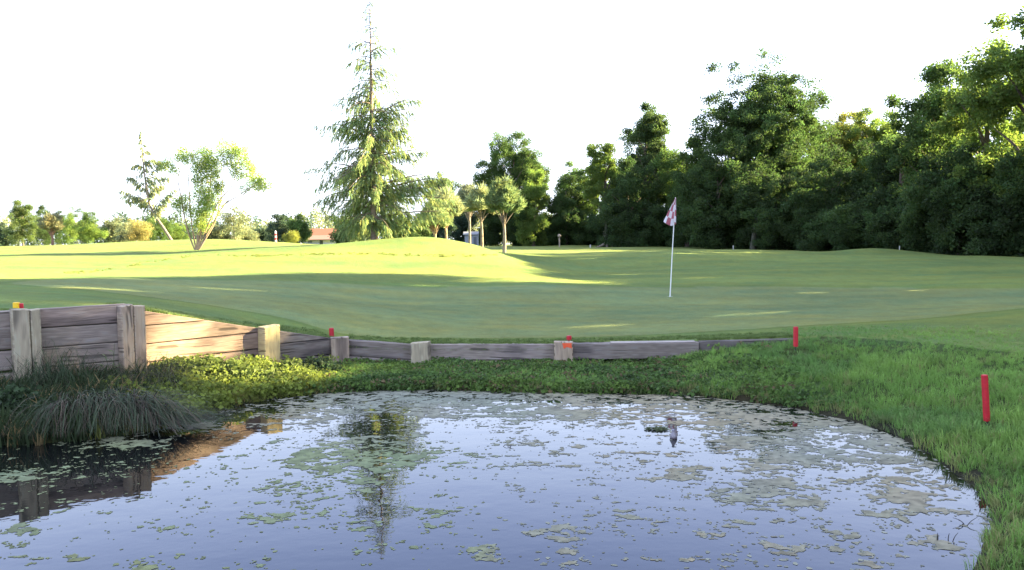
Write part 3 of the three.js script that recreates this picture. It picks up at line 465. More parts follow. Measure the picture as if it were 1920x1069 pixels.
  for (let k = 2; k < 8; k++) { const a = wallLine[k], b = wallLine[k + 1], L = Math.hypot(b[0] - a[0], b[1] - a[1]); for (let i = 0; i < L * 420; i++) { const t = R(), o = Math.pow(R(), 1.6) * 0.5 - (k > 3 && k < 6 ? 0.02 : -0.05), nx = -(b[1] - a[1]) / L, nd = (b[0] - a[0]) / L, x = lerp(a[0], b[0], t) + nx * o, d = lerp(a[1], b[1], t) + nd * o; if (k === 6 && o < 0.16 && t > 0.3) continue; const q = 0.7 + 0.6 * R(), y = Math.max(groundHeight(x, d), courseHeight(x, d) - 0.03); E.push({ p: V(x, y - 0.01, -d), s: V(0.8, k > 3 ? 0.38 : 0.3, 0.8).multiplyScalar(0.6 + 0.6 * R()), e: [o < 0.03 ? 0.7 : 0, R() * 0.6 - 0.3, 0], c: rgb(0.13 * q, 0.19 * q, 0.05 * q) }); } }
  tag(scatter('fringe_grass', grassGeo, grassMat, E, scene), 'ragged grass hanging over the top of the timber wall', 'grass', null, 'stuff');
  const Q = [];
  for (let px = 120; px < 960; px += 0.55) { const py = px < 400 ? lerp(512, 479, sstep(120, 400, px)) : 478 + 2 * Math.sin(px / 60); if (R() > clamp((fbm(px / 9, 3, 3) - 0.3) * (px < 420 ? 0.9 : 1.5), 0, 1)) continue; const p = hit(px, py + (R() - 0.5) * 4, 14), q = 0.6 + 0.6 * R(); Q.push({ p, s: V(1.2, 0.45, 1.2).multiplyScalar(0.5 + R() * 0.7), e: [0, R() * 6.3, 0], c: rgb(0.19 * q, 0.22 * q, 0.045 * q) }); }
  tag(scatter('rough_grass', grassGeo, grassMat, Q, scene), 'broken line of longer grass across the sunlit rise', 'grass', null, 'stuff');
}
function ribbons(list) { // list of {base, out, len, rise, w}: long arching blades
  const pos = [], col = [];
  for (const { base, out, len, rise, w, c } of list) {
    const side = V(-out.z, 0, out.x).normalize().multiplyScalar(w), n = 6, P = [];
    for (let i = 0; i <= n; i++) { const t = i / n, p = base.clone().addScaledVector(out, len * (0.25 * t + 0.75 * t * t * (1.4 - 0.4 * t)) * 0.85); p.y += len * (rise * t - (rise * 0.55 + 0.25) * t * t * t * 1.2); if (p.y < 0.01) p.y = 0.01; P.push(p); }
    for (let i = 0; i < n; i++) { const a = P[i], b = P[i + 1], k = 1 - i / n * 0.85, m = 1 - (i + 1) / n * 0.85; const A = a.clone().addScaledVector(side, -k), B = a.clone().addScaledVector(side, k), C = b.clone().addScaledVector(side, -m), D = b.clone().addScaledVector(side, m); for (const v of [A, B, D, A, D, C]) { pos.push(v.x, v.y, v.z); col.push(c.r, c.g, c.b); } }
  }
  const g = new THREE.BufferGeometry(); g.setAttribute('position', new THREE.Float32BufferAttribute(pos, 3)); g.setAttribute('color', new THREE.Float32BufferAttribute(col, 3)); g.computeVertexNormals(); return g;
}
const ribbonMat = new THREE.MeshPhysicalMaterial({ color: rgb(1, 1, 1), vertexColors: true, roughness: 1, transmission: 0.15, specularIntensity: 0.5, thickness: 0, side: THREE.DoubleSide });
function tussock(name, label, px, py, n, o) {
  const R = mulberry(px * 31 + n), b0 = hit(px, py), list = [];
  for (let i = 0; i < n; i++) {
    const bx = (R() - 0.5) * o.width, bz = (R() - 0.5) * o.deep, a = o.aim + (R() - 0.5) * o.fan + bx * o.splay, out = V(Math.cos(a), 0, Math.sin(a)), k = 0.4 + 1.2 * R(), c = R() < o.brown ? rgb(0.1 * k, 0.075 * k, 0.055 * k) : rgb(o.c[0] * k, o.c[1] * k, o.c[2] * k);
    list.push({ base: V(bx, groundHeight(b0.x + bx, -(b0.z + bz)) - b0.y - 0.01 + o.mound * Math.exp(-((bx / o.width * 2) ** 2)) * R(), bz), out, len: o.len * (0.55 + 0.6 * R()), rise: o.rise * (0.7 + 0.6 * R()), w: o.w * (0.7 + 0.6 * R()), c });
  }
  const g = thing(name, label, 'sedge', b0); const m = part('blades', ribbons(list.map((q) => q)), ribbonMat, g); m.position.y = 0; return g;
}
tussock('sedge_tussock', 'big grey-green sedge tussock drooping over the left water edge', 225, 790, 1500, { width: 1.15, deep: 0.3, aim: 0.55, fan: 1.9, splay: -0.9, len: 0.7, rise: 0.72, w: 0.0042, brown: 0.3, mound: 0.1, c: [0.062, 0.084, 0.046] });
tussock('tall_grass_clump', 'tall dark thin grass standing before the leftmost wall post', 95, 740, 420, { width: 0.6, deep: 0.3, aim: -0.5, fan: 5, splay: 0.5, len: 0.78, rise: 1.2, w: 0.0026, brown: 0.1, mound: 0.02, c: [0.05, 0.075, 0.035] });
tussock('dry_grass_clump', 'feathery olive grass before the second wall post', 275, 730, 420, { width: 0.7, deep: 0.35, aim: 0, fan: 6, splay: 0.4, len: 0.62, rise: 1.1, w: 0.0024, brown: 0.35, mound: 0.02, c: [0.085, 0.1, 0.045] });
function weed(label, px, py, topY, n, c, seed, leafLen = 0.075) {
  const b = hit(px, py), d = -b.z, h = at(px, topY, d).y - b.y, R = mulberry(seed), g = thing('leafy_weed', label, 'weed', b), L = [];
  const stems = [0, 1, 2].map((i) => { const e = V((R() - 0.5) * 0.25, h * (1 - 0.25 * i), (R() - 0.5) * 0.12); part('stem', tube([V(0, -0.03, 0), V(e.x * 0.4, e.y * 0.5, e.z * 0.3), e], [0.005, 0.004, 0.002], 5), std(rgb(0.1, 0.12, 0.05), 0.8), g); return e; });
  for (let i = 0; i < n; i++) { const e = stems[i % 3], t = 0.25 + 0.75 * R(), a = R() * 6.28, dir = V(Math.cos(a), 0.1 + 0.5 * R(), Math.sin(a)).normalize(), l = leafLen * (0.6 + 0.7 * R()), q = 0.7 + 0.6 * R(); const m = part('leaf', leafGeo([{ p: V(0, 0, 0), dir, side: V(-Math.sin(a), 0, Math.cos(a)), len: l, wid: l * 0.42 }]), new THREE.MeshPhysicalMaterial({ color: rgb(c[0] * q, c[1] * q, c[2] * q), roughness: 0.6, transmission: 0.3, thickness: 0, side: THREE.DoubleSide }), g); m.position.set(e.x * (0.4 * t + 0.6 * t * t), e.y * t, e.z * t); }
}
weed('leafy green weed climbing beside the second wall post', 212, 725, 643, 26, [0.14, 0.19, 0.05], 5);
weed('low yellow-green weed left of the second wall post', 165, 742, 708, 16, [0.15, 0.2, 0.04], 6, 0.06);
weed('small pale weed among dark grass at the far left', 130, 760, 728, 12, [0.13, 0.18, 0.05], 8, 0.05);
weed('tall leafy weed against the planks right of the second wall post', 292, 705, 655, 22, [0.12, 0.18, 0.05], 11, 0.06);
weed('dark leafy weed at the foot of the leftmost wall post', 72, 740, 668, 24, [0.07, 0.11, 0.035], 12, 0.06);
weed('leafy weed climbing the planks left of the short sunlit post', 455, 700, 652, 20, [0.13, 0.19, 0.045], 13, 0.05);
// bushy leafy growth where the sun falls below the wall
{ const R = mulberry(888); const spots = [[385, 712, 0.26], [440, 712, 0.2], [548, 710, 0.18], [590, 705, 0.2], [330, 712, 0.24], [20, 785, 0.3], [500, 722, 0.13]]; const labels = ['leafy green bush under the sunlit planks', 'yellow-green leafy clump left of the short sunlit post', 'bright weeds just right of the short sunlit post', 'dark leafy clump left of the post with the red stake', 'olive leafy clump beneath the sunlit planks nearest the second post', 'dark leafy clump at the far left water edge', 'sunlit weeds in front of the short sunlit post'];
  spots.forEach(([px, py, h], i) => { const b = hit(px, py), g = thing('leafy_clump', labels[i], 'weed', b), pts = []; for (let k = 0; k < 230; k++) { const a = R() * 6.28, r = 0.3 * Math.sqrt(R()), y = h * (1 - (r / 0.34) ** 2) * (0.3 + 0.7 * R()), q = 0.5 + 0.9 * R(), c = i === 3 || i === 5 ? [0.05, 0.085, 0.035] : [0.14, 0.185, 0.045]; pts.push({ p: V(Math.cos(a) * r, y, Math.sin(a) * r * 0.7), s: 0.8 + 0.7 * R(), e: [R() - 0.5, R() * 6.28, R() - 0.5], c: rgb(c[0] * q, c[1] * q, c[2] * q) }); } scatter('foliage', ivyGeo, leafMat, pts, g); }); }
// reeds and twigs in the water
{ const twigMat = std(rgb(0.06, 0.055, 0.05), 0.9), list = [['thin dark twigs breaking the water near the right bank', 1770, 1012, 0.045, 4], ['small dark twig floating in the middle of the pond', 950, 838, 0.05, 4], ['thin stems in the water close to the bottom right bank', 1810, 985, 0.04, 3], ['dark stub poking out of the water below the painted post', 1068, 799, 0.05, 2]];
  list.forEach(([label, px, py, h, n], i) => { const [x, d] = onWater(px, py), R = mulberry(i + 60), g = thing('water_twig', label, 'twig', V(x, 0, -d)); for (let k = 0; k < n; k++) part('stem', tube([...((a, b) => [V(a.x, -0.02, a.z), V(lerp(a.x, b.x, 0.5), b.y * 0.55, lerp(a.z, b.z, 0.5)), b])(V((R() - 0.5) * 0.1, 0, (R() - 0.5) * 0.08), V((R() - 0.5) * 0.16, h * (i === 1 ? 0.3 : 0.6 + 0.5 * R()), (R() - 0.5) * 0.08))], [0.003, 0.0022, 0.0012], 5), twigMat, g); });
  const [x, d] = onWater(1233, 806), g = thing('weed_clump', 'dark green floating weed clump left of the bobbing bottle', 'water weed', V(x, 0, -d)), R = mulberry(91), pts = []; for (let k = 0; k < 60; k++) { const a = R() * 6.28, r = 0.085 * Math.sqrt(R()); pts.push({ p: V(Math.cos(a) * r, 0.002 + 0.015 * R(), Math.sin(a) * r * 0.6), s: V(0.4, 0.2, 0.4), e: [0, R() * 6.3, 0], c: rgb(0.14, 0.17, 0.08) }); } scatter('foliage', ivyGeo, leafMat, pts, g);
}
{ // bottle bobbing upright
  const [x, d] = onWater(1263, 822), g = thing('floating_bottle', 'pale grey bottle bobbing upright in the pond', 'bottle', V(x, 0, -d)), P = (a) => a.map(([r, y]) => new THREE.Vector2(r, y));
  part('body', new THREE.LatheGeometry(P([[0.001, -0.1], [0.035, -0.1], [0.04, -0.09], [0.04, 0.015], [0.039, 0.03], [0.034, 0.045], [0.022, 0.062], [0.014, 0.075], [0.0135, 0.085]]), 20), std(rgb(0.22, 0.2, 0.22), 0.4), g);
  part('cap', new THREE.LatheGeometry(P([[0.0165, 0.085], [0.0165, 0.102], [0.013, 0.105], [0.001, 0.105]]), 16), std(rgb(0.25, 0.24, 0.29), 0.5), g);
  part('band', new THREE.LatheGeometry(P([[0.0402, 0.0], [0.0412, 0.002], [0.0412, 0.014], [0.0402, 0.016]]), 20), std(rgb(0.09, 0.07, 0.08), 0.6), g);
  g.rotation.z = 0.05; g.scale.setScalar(0.75);
}

// ---------------------------------------------------------------- the wood on the right
const WOOD = 'trees along the edge of the wood';
const woodTrees = [ // name, label, pixel x, distance, top pixel y, crown pixels, options
  ['low dark tree at the far left end of the wood', 1062, 106, 332, 105, { tint: TINT.dark, lift: 0 }],
  ['pale-topped slim tree at the left end of the wood', 1135, 97, 233, 88, { tint: TINT.light, lift: 0.1, lobes: 11, squeeze: 0.4 }],
  ['tall narrow tree with a ragged light crown, just left of the flag', 1214, 90, 168, 98, { tint: [0.065, 0.105, 0.03], lift: 0.05, lobes: 24, squeeze: 0.35 }],
  ['broader tree wrapping the lower half of the tall narrow tree', 1206, 93, 232, 124, { tint: TINT.mid, lift: 0.02, lobes: 22 }],
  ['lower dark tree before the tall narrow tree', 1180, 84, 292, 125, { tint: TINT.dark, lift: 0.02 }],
  ['rounded tree directly above the flag', 1288, 82, 238, 120, { tint: TINT.mid, lift: 0.03 }],
  ['great round oak towering over the wood right of the flag', 1438, 78, 114, 235, { tint: [0.06, 0.105, 0.028], lift: 0.14, lobes: 60, dens: 2.3 }],
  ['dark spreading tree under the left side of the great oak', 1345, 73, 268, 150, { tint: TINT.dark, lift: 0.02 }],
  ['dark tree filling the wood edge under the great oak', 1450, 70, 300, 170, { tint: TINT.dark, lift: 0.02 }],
  ['sunlit yellow-green tree behind the right shoulder of the great oak', 1575, 90, 186, 125, { tint: TINT.gold, lift: 0.15 }],
  ['sunlit rounded tree in the dip of the skyline', 1640, 86, 178, 125, { tint: TINT.light, lift: 0.15 }],
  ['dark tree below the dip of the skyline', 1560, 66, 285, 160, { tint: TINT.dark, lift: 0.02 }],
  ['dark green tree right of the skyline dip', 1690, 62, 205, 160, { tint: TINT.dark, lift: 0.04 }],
  ['tall dark tree left of the big bright right-hand tree', 1762, 58, 122, 165, { tint: TINT.mid, lift: 0.08, lobes: 20 }],
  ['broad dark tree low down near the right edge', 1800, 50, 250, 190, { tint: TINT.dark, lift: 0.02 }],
  ['big bright tree leaning in near the right edge', 1850, 53, 62, 180, { tint: TINT.light, lift: 0.05, lobes: 30, dens: 1.5 }],
  ['tallest tree of the wood, cut by the right edge of the view', 1935, 47, -45, 210, { tint: TINT.light, lift: 0.03, lobes: 36, dens: 1.6 }],
];
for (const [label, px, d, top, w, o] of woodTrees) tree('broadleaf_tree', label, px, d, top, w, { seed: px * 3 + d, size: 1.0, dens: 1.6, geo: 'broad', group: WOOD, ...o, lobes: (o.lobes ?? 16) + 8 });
// undergrowth that closes the wood at the ground
const under = [[1030, 112, 405, 80], [1085, 100, 392, 90], [1150, 90, 380, 95], [1225, 83, 372, 100], [1300, 77, 366, 105], [1375, 72, 360, 110], [1450, 68, 366, 115], [1525, 64, 362, 120], [1600, 61, 352, 125], [1675, 57, 345, 130], [1745, 53, 338, 135], [1820, 49, 330, 150], [1900, 45.5, 312, 165]];
const underLabels = ['far end left of the first pale tree', 'second from the left end of the wood', 'below the pale-topped slim tree', 'below the tall narrow tree', 'right behind the flag', 'below the left half of the great oak', 'below the trunk of the great oak', 'below the right half of the great oak', 'below the skyline dip, left side', 'below the skyline dip, right side', 'below the tall dark tree', 'below the big bright tree', 'at the right edge of the view'];
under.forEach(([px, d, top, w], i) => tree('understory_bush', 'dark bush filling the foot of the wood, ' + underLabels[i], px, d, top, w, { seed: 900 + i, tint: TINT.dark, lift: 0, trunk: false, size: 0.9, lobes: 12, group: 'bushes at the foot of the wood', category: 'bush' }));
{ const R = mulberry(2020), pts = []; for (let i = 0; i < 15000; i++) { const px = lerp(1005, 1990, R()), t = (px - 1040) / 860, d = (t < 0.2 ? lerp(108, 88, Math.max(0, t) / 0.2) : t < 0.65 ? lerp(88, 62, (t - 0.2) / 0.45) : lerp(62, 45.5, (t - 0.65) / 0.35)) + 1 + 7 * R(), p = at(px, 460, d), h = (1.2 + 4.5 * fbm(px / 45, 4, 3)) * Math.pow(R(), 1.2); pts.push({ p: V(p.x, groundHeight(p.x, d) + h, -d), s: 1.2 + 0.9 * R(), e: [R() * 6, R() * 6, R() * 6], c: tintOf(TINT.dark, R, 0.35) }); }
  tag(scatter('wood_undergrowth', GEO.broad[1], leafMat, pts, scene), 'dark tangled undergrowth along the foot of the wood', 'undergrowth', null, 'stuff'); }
// second row that closes the wood to the light
[[1110, 112, 300], [1200, 104, 262], [1280, 98, 255], [1360, 92, 215], [1500, 98, 200], [1590, 92, 215], [1680, 82, 215], [1750, 74, 190], [1830, 66, 190]].forEach(([px, d, top], i) => tree('broadleaf_tree', 'deeper tree of the wood showing only between front crowns, number of dark trunks hidden', px, d, top, 150, { seed: 700 + i, tint: TINT.mid, lift: 0.05, size: 1.3, dens: 0.9, group: 'deeper trees of the wood' }).userData.label = 'deeper tree of the wood rising ' + ['behind the pale-topped slim tree', 'behind the tall narrow tree', 'between the tall narrow tree and the flag', 'behind the left flank of the great oak', 'behind the great oak trunk', 'behind the sunlit yellow-green tree', 'right of the skyline dip', 'behind the tall dark tree', 'behind the big bright right-hand tree'][i]);
// visible trunks at the edge
[['pale slanting ivied trunk under the great oak', 1412, 68.5, 462, 400, 0.1, 0.2], ['straight grey trunk before the wood near the right edge', 1775, 50.5, 474, 370, 0.02, 0.11], ['pale trunk with spreading roots at the left end of the wood', 1137, 84, 463, 400, 0.0, 0.2]].forEach(([label, px, d, , top, lean, r], i) => {
  const b = ground(at(px, 460, d).x, -d), h = at(px, top, d).y - b.y, g = thing('tree_trunk', label, 'tree trunk', b), R = mulberry(i + 5);
  part('trunk', tube([V(0, -0.2, 0), V(lean * 0.3, h * 0.25, 0), V(lean * h * 0.5, h * 0.6, 0.1), V(lean * h, h, 0)], [r * 1.7, r, r * 0.8, r * 0.6], 9), mossBark, g);
  if (i === 2) for (let k = 0; k < 4; k++) { const a = Math.PI * (0.25 + k * 0.2) + 0.4; part('root', tube([V(0, 0.5, 0), V(-Math.cos(a) * 0.8 - 0.2, 0.2, Math.sin(a) * 0.5), V(-Math.cos(a) * 2.0 - 0.5, -0.05, Math.sin(a) * 0.9)], [0.22, 0.14, 0.05], 6), paleBark, g); }
});
// the wood goes on beyond the right edge of the view and shades the green and the pond
{ const R = mulberry(4242); const list = []; for (let d = -8; d < 45; d += 4.6) for (let row = 0; row < 2; row++) list.push([Math.max(25, d * 0.66 + 4.2) + row * 7 + R() * 2, d + R() * 2.5, d < 28 ? 21 + R() * 4 : 17 + R() * 4, 6.6]);
  list.forEach(([x, d, h, w], i) => { const b = ground(x, -d); tree('broadleaf_tree', 'tree of the wood standing outside the view on the right', 0, d, 0, 0, { x, height: h, seed: 1300 + i, tint: TINT.mid, lift: 0.0, size: 1.25, dens: 1.7, lobes: 26, high: 0.32, group: 'trees of the wood outside the view', rx: w * 0.62, keep: (p) => !sunny(V(p.x + b.x, p.y + b.y, p.z + b.z)) }); }); }

// ---------------------------------------------------------------- the tall conifer
function needleTree(label, name, base, trunkPts, trunkR, branches, o) { // branches: {a: start, b: tip, lift, n}
  const R = mulberry(o.seed), g = thing(name, label, 'conifer', base, o.group), pts = [];
  part('trunk', tube(trunkPts, trunkR, 9), o.bark, g);
  for (const { a, b, lift, n, thick = 1, droop = 0.5 } of branches) {
    const m = V().lerpVectors(a, b, 0.5); m.y += lift; const L = a.distanceTo(b), curve = new THREE.CatmullRomCurve3([a, m, b]);
    part('branch', tube([a, m, b], [0.012 + L * 0.012 * thick, 0.008 + L * 0.007 * thick, 0.005], 5), o.bark, g);
    for (let i = 0; i < n; i++) {
      const t = 0.03 + 0.97 * Math.pow((i + R()) / n, 0.8), p = curve.getPoint(t), tan = curve.getTangent(t), yaw = Math.atan2(-tan.z, tan.x) + (R() - 0.5) * 2.4, pitch = -droop * (0.4 + 0.9 * R()) + tan.y * 0.4;
      const k = (0.55 + 0.6 * R()) * o.size * (1 - 0.35 * t) * clamp(L / 1.1, 0.45, 1.1);
      const c = tintOf(R() < 0.25 ? o.tint2 : o.tint, R, 0.3);
      dummy.rotation.set((R() - 0.5) * 0.6, yaw, pitch, 'YZX'); dummy.updateMatrix();
      const hang = (o.hang ?? 0.4) * R() * R() * clamp(L, 0.3, 1.2), off = (R() - 0.5) * 0.34 * clamp(L, 0.2, 1) * (1 - 0.5 * t); pts.push({ p: p.add(V(-tan.z * off, -0.02 - hang, tan.x * off)), s: k, q: dummy.quaternion.clone(), c });
    }
  }
  dummy.rotation.order = 'XYZ';
  const geos = o.geo ?? GEO.needle, sets = geos.map(() => []); pts.forEach((p) => sets[Math.floor(R() * geos.length)].push(p));
  sets.forEach((s, i) => scatter('foliage', geos[i], needleMat, s, g));
  return g;
}
{
  const D = 36, gb = ground(at(702, 449, D).x, -D), W = (px, py, z = 0) => { const p = at(px, py, D + z); return p.sub(gb); }, R = mulberry(321);
  const axis = (py) => 702 - 9 * (447 - py) / 447;
  const trunkPts = [V(0, -0.3, 0), W(701, 420), W(698, 300), W(696, 180), W(694, 60), W(693, -3)];
  const B = [];
  const add = (sy, tx, ty, o = {}) => { const a = W(axis(sy), sy), z = o.z ?? (R() - 0.5) * 0.5, b = W(tx, ty, 0); b.z += z; const L = a.distanceTo(b); B.push({ a, b, lift: (o.lift ?? 0.12) * L, n: Math.round(9 + L * (o.k ?? 11) * (sy < 210 ? 1.7 : 2.9)), droop: o.droop ?? 0.7 }); };
  // the branches that make the outline
  [[4, 687, 9], [3, 699, 8], [9, 683, 15], [12, 705, 19], [18, 680, 22], [32, 705, 37], [34, 681, 39], [42, 707, 49], [8, 700, 0], [26, 668, 24], [26, 710, 27], [52, 667, 50], [56, 716, 52], [60, 672, 66], [80, 651, 88], [82, 655, 76], [96, 751, 85], [100, 722, 84], [118, 640, 116], [116, 668, 105], [122, 745, 135], [124, 728, 143], [150, 750, 166], [140, 658, 140], [150, 651, 163], [165, 660, 182], [185, 634, 178], [190, 662, 196], [205, 620, 188], [222, 626, 228], [222, 757, 178], [226, 793, 182], [230, 780, 205], [240, 648, 246], [262, 590, 232], [250, 618, 250], [258, 765, 242], [262, 775, 250], [280, 610, 300], [285, 630, 280], [290, 780, 295], [295, 802, 279], [300, 760, 320], [310, 640, 318], [325, 574, 316], [330, 592, 350], [335, 785, 330], [345, 600, 372], [350, 830, 322], [360, 846, 330], [362, 815, 352], [365, 585, 378], [372, 850, 372], [380, 640, 392], [385, 800, 345], [390, 612, 402], [395, 770, 395], [400, 628, 425], [405, 640, 436], [408, 848, 396], [412, 800, 412], [415, 765, 428], [420, 655, 440], [385, 605, 386], [345, 812, 340], [312, 600, 335]].forEach(([sy, tx, ty]) => add(sy, tx, ty, { lift: tx > 800 ? 0.03 : 0.1, k: tx > 800 ? 16 : 12 }));
  // the rest of the whorls, towards and away from the view as well
  for (let sy = 15; sy < 425; sy += sy < 180 ? 5.5 : 3.6) {
    const a = R() * 6.28, prof = sy < 60 ? lerp(5, 26, sy / 60) : sy < 200 ? lerp(26, 62, (sy - 60) / 140) : sy < 340 ? lerp(62, 92, (sy - 200) / 140) : lerp(92, 66, (sy - 340) / 85), len = prof * (0.55 + 0.5 * R()) * D / F, s = W(axis(sy), sy);
    const b = s.clone().add(V(Math.cos(a) * len, -len * (0.1 + 0.35 * R()), Math.sin(a) * len)); B.push({ a: s, b, lift: 0.16 * len, n: Math.round(4 + len * (sy < 210 ? 22 : 44)), droop: 0.8 });
  }
  needleTree('tall spire-topped conifer with drooping branches behind the mound', 'conifer_tree', gb, trunkPts, [0.2, 0.14, 0.1, 0.07, 0.03, 0.01], B, { seed: 17, hang: 0.5, size: 0.56, tint: [0.22, 0.29, 0.12], tint2: [0.36, 0.42, 0.17], bark: std(rgb(0.2, 0.155, 0.115), 0.95, { map: barkMap, bumpMap: barkMap, bumpScale: 0.01 }) });
}
{ // thin conifer leaning at the left
  const D = 62, gb = ground(at(326, 457, D).x, -D), W = (px, py) => at(px, py, D).sub(gb), R = mulberry(99), axis = (py) => py > 395 ? lerp(285, 326, (py - 395) / 62) : py > 350 ? lerp(272, 285, (py - 350) / 45) : lerp(264, 272, (py - 235) / 115), B = [];
  for (const [sy, tx, ty] of [[385, 222, 352], [370, 240, 372], [352, 240, 328], [340, 318, 330], [330, 310, 298], [310, 250, 312], [300, 296, 300], [285, 278, 284], [400, 315, 362], [395, 330, 350], [395, 300, 395], [360, 300, 345], [378, 262, 385]]) { const a = W(axis(sy), sy), b = W(tx, ty); b.z += (R() - 0.5); B.push({ a, b, lift: 0.2, n: 70, droop: 0.8 }); }
  for (let sy = 245; sy < 400; sy += 5) { const len = lerp(0.12, 0.95, (sy - 240) / 160) * (0.6 + 0.6 * R()), a = R() * 6.28, s = W(axis(sy), sy); B.push({ a: s, b: s.clone().add(V(Math.cos(a) * len, -len * 0.25, Math.sin(a) * len)), lift: 0.1 * len, n: 30, droop: 0.7 }); }
  needleTree('thin leaning conifer with a bare bent trunk at the left', 'conifer_tree', gb, [V(0, -0.2, 0), W(305, 425), W(285, 395), W(274, 350), W(267, 290), W(264, 238)], [0.12, 0.1, 0.085, 0.07, 0.045, 0.015], B, { seed: 31, hang: 0.55, size: 0.66, geo: GEO.coarse, tint: [0.28, 0.33, 0.18], tint2: [0.34, 0.36, 0.2], bark: paleBark });
}
{ // tree with many stems
  const D = 36, gb = ground(at(369, 472, D).x, -D), W = (px, py, z = 0) => { const p = at(px, py, D).sub(gb); p.z += z; return p; }, R = mulberry(55), g = thing('multi_stem_tree', 'airy tree with many bare stems fanning from one base at the left', 'tree', gb);
  const stems = [[[364, 466], [352, 425], [343, 375], [338, 335], [332, 308]], [[366, 460], [358, 410], [352, 350], [350, 298]], [[370, 455], [384, 405], [392, 355], [395, 305]], [[374, 458], [393, 418], [408, 380], [433, 345], [440, 290]], [[377, 458], [398, 418], [418, 385], [455, 366], [478, 338]], [[371, 462], [378, 425], [374, 385], [376, 330]], [[383, 452], [403, 412], [411, 355], [424, 285]], [[369, 460], [372, 425], [385, 380], [382, 300]], [[420, 385], [438, 362], [441, 330], [462, 300]], [[455, 366], [470, 352], [495, 345]]];
  stems.forEach((s, i) => part('stem', tube([...(i < 8 ? [V(0, -0.15, 0)] : []), ...s.map(([x, y], k) => W(x, y, (R() - 0.5) * 0.35 * k))], i < 8 ? [0.038, 0.034, 0.028, 0.02, 0.009] : [0.02, 0.014, 0.007], 7), tanBark, g));
  const pts = [];
  for (const [x, y, r] of [[312, 308, 13], [340, 290, 17], [352, 298, 12], [382, 295, 25], [400, 305, 20], [372, 310, 16], [424, 278, 22], [440, 290, 14], [454, 284, 14], [464, 304, 15], [377, 330, 18], [400, 326, 17], [437, 327, 9], [476, 334, 19], [497, 347, 13], [485, 350, 12], [458, 353, 9], [382, 364, 25], [412, 352, 12], [444, 312, 12], [426, 306, 12], [452, 330, 9], [396, 376, 23], [387, 396, 25], [374, 408, 19], [338, 382, 14], [351, 395, 14], [376, 424, 13], [345, 372, 10], [327, 318, 9], [405, 345, 9], [366, 340, 8], [470, 318, 10], [330, 385, 8]]) {
    const n = Math.round(r * r * 0.21 + 5), k0 = 0.85 + 0.3 * R();
    for (let i = 0; i < n; i++) { const d = rdir(R).multiplyScalar(r * D / F * Math.cbrt(R()) * 0.93), p = W(x, y, (R() - 0.5) * 0.5).add(d); pts.push({ p, s: 0.36 + 0.3 * R(), e: [R() * 6.3, R() * 6.3, R() * 6.3], c: tintOf(R() < 0.3 ? [0.28, 0.33, 0.08] : [0.25, 0.35, 0.085], R, 0.3).multiplyScalar(k0) }); }
  }
  scatter('crown', GEO.fine[0], leafMat, pts, g);
}

// ---------------------------------------------------------------- small pines behind the mound
function pine(label, px, d, topY, w, botY, o = {}) {
  const R = mulberry(px * 5 + 1), b = ground(at(px, 455, d).x, -d), h = at(px, topY, d).y - b.y, fork = at(px, botY, d).y - b.y, rx = w * d / F / 2, g = thing('small_pine', label, 'pine tree', b, 'small round-headed pines'), mat = o.bark ?? paleBark;
  part('trunk', tube([V(0, -0.15, 0), V(0.03, fork * 0.5, 0), V((R() - 0.5) * 0.1, fork, 0)], [0.11, 0.08, 0.065], 8), mat, g);
  const pts = [], c0 = o.tint ?? TINT.pine;
  for (let i = 0; i < 15; i++) { // limbs fan up from the fork and carry brushes of needles
    const a = i * 2.4 + R() * 0.6, f = Math.sqrt((i + 0.5) / 15), e = V(Math.cos(a) * rx * 0.82 * f, lerp(h * 0.97, lerp(fork, h, 0.42), f * f) - 0.25 * R(), Math.sin(a) * rx * 0.82 * f), m = V(e.x * 0.45, lerp(fork, e.y, 0.42), e.z * 0.45);
    part('limb', tube([V(0, fork - 0.05 - 0.3 * R(), 0), m, e], [0.034, 0.024, 0.01], 5), mat, g);
    const n = Math.round(26 * (o.dens ?? 1)), k = 0.8 + 0.4 * R();
    for (let j = 0; j < n; j++) { const t = 1 - 0.5 * R() * R(), p = V().lerpVectors(m, e, t).add(rdir(R).multiplyScalar(rx * 0.25 * Math.cbrt(R()))); p.y += 0.12 * R(); pts.push({ p, s: 0.55 + 0.5 * R(), e: [(R() - 0.5) * 0.9, R() * 6.3, (R() - 0.5) * 0.9], c: tintOf(c0, R, 0.35).multiplyScalar(k) }); }
  }
  scatter('crown', GEO.tuft[0], needleMat, pts, g);
}
pine('flat-headed small pine standing in shade right of the mound', 945, 42, 343, 76, 418, { tint: [0.16, 0.215, 0.085] });
pine('thin sparse pine between two yellowish pines behind the mound', 880, 52, 348, 52, 408, { tint: [0.22, 0.25, 0.15], dens: 0.55 });
pine('yellowish round pine left of the flat-headed pine', 903, 48, 356, 62, 410, { tint: [0.25, 0.29, 0.14] });
pine('taller yellowish pine on the mound crest right of the conifer', 836, 46, 357, 66, 425, { tint: [0.26, 0.3, 0.16], bark: tanBark });
pine('lower yellowish pine under the long conifer branch', 815, 45, 388, 58, 432, { tint: [0.23, 0.28, 0.12], bark: tanBark });
pine('little ball-headed pine far off at the left', 98, 60, 404, 34, 440, { tint: [0.25, 0.25, 0.13], bark: std(rgb(0.22, 0.13, 0.09), 0.9) });

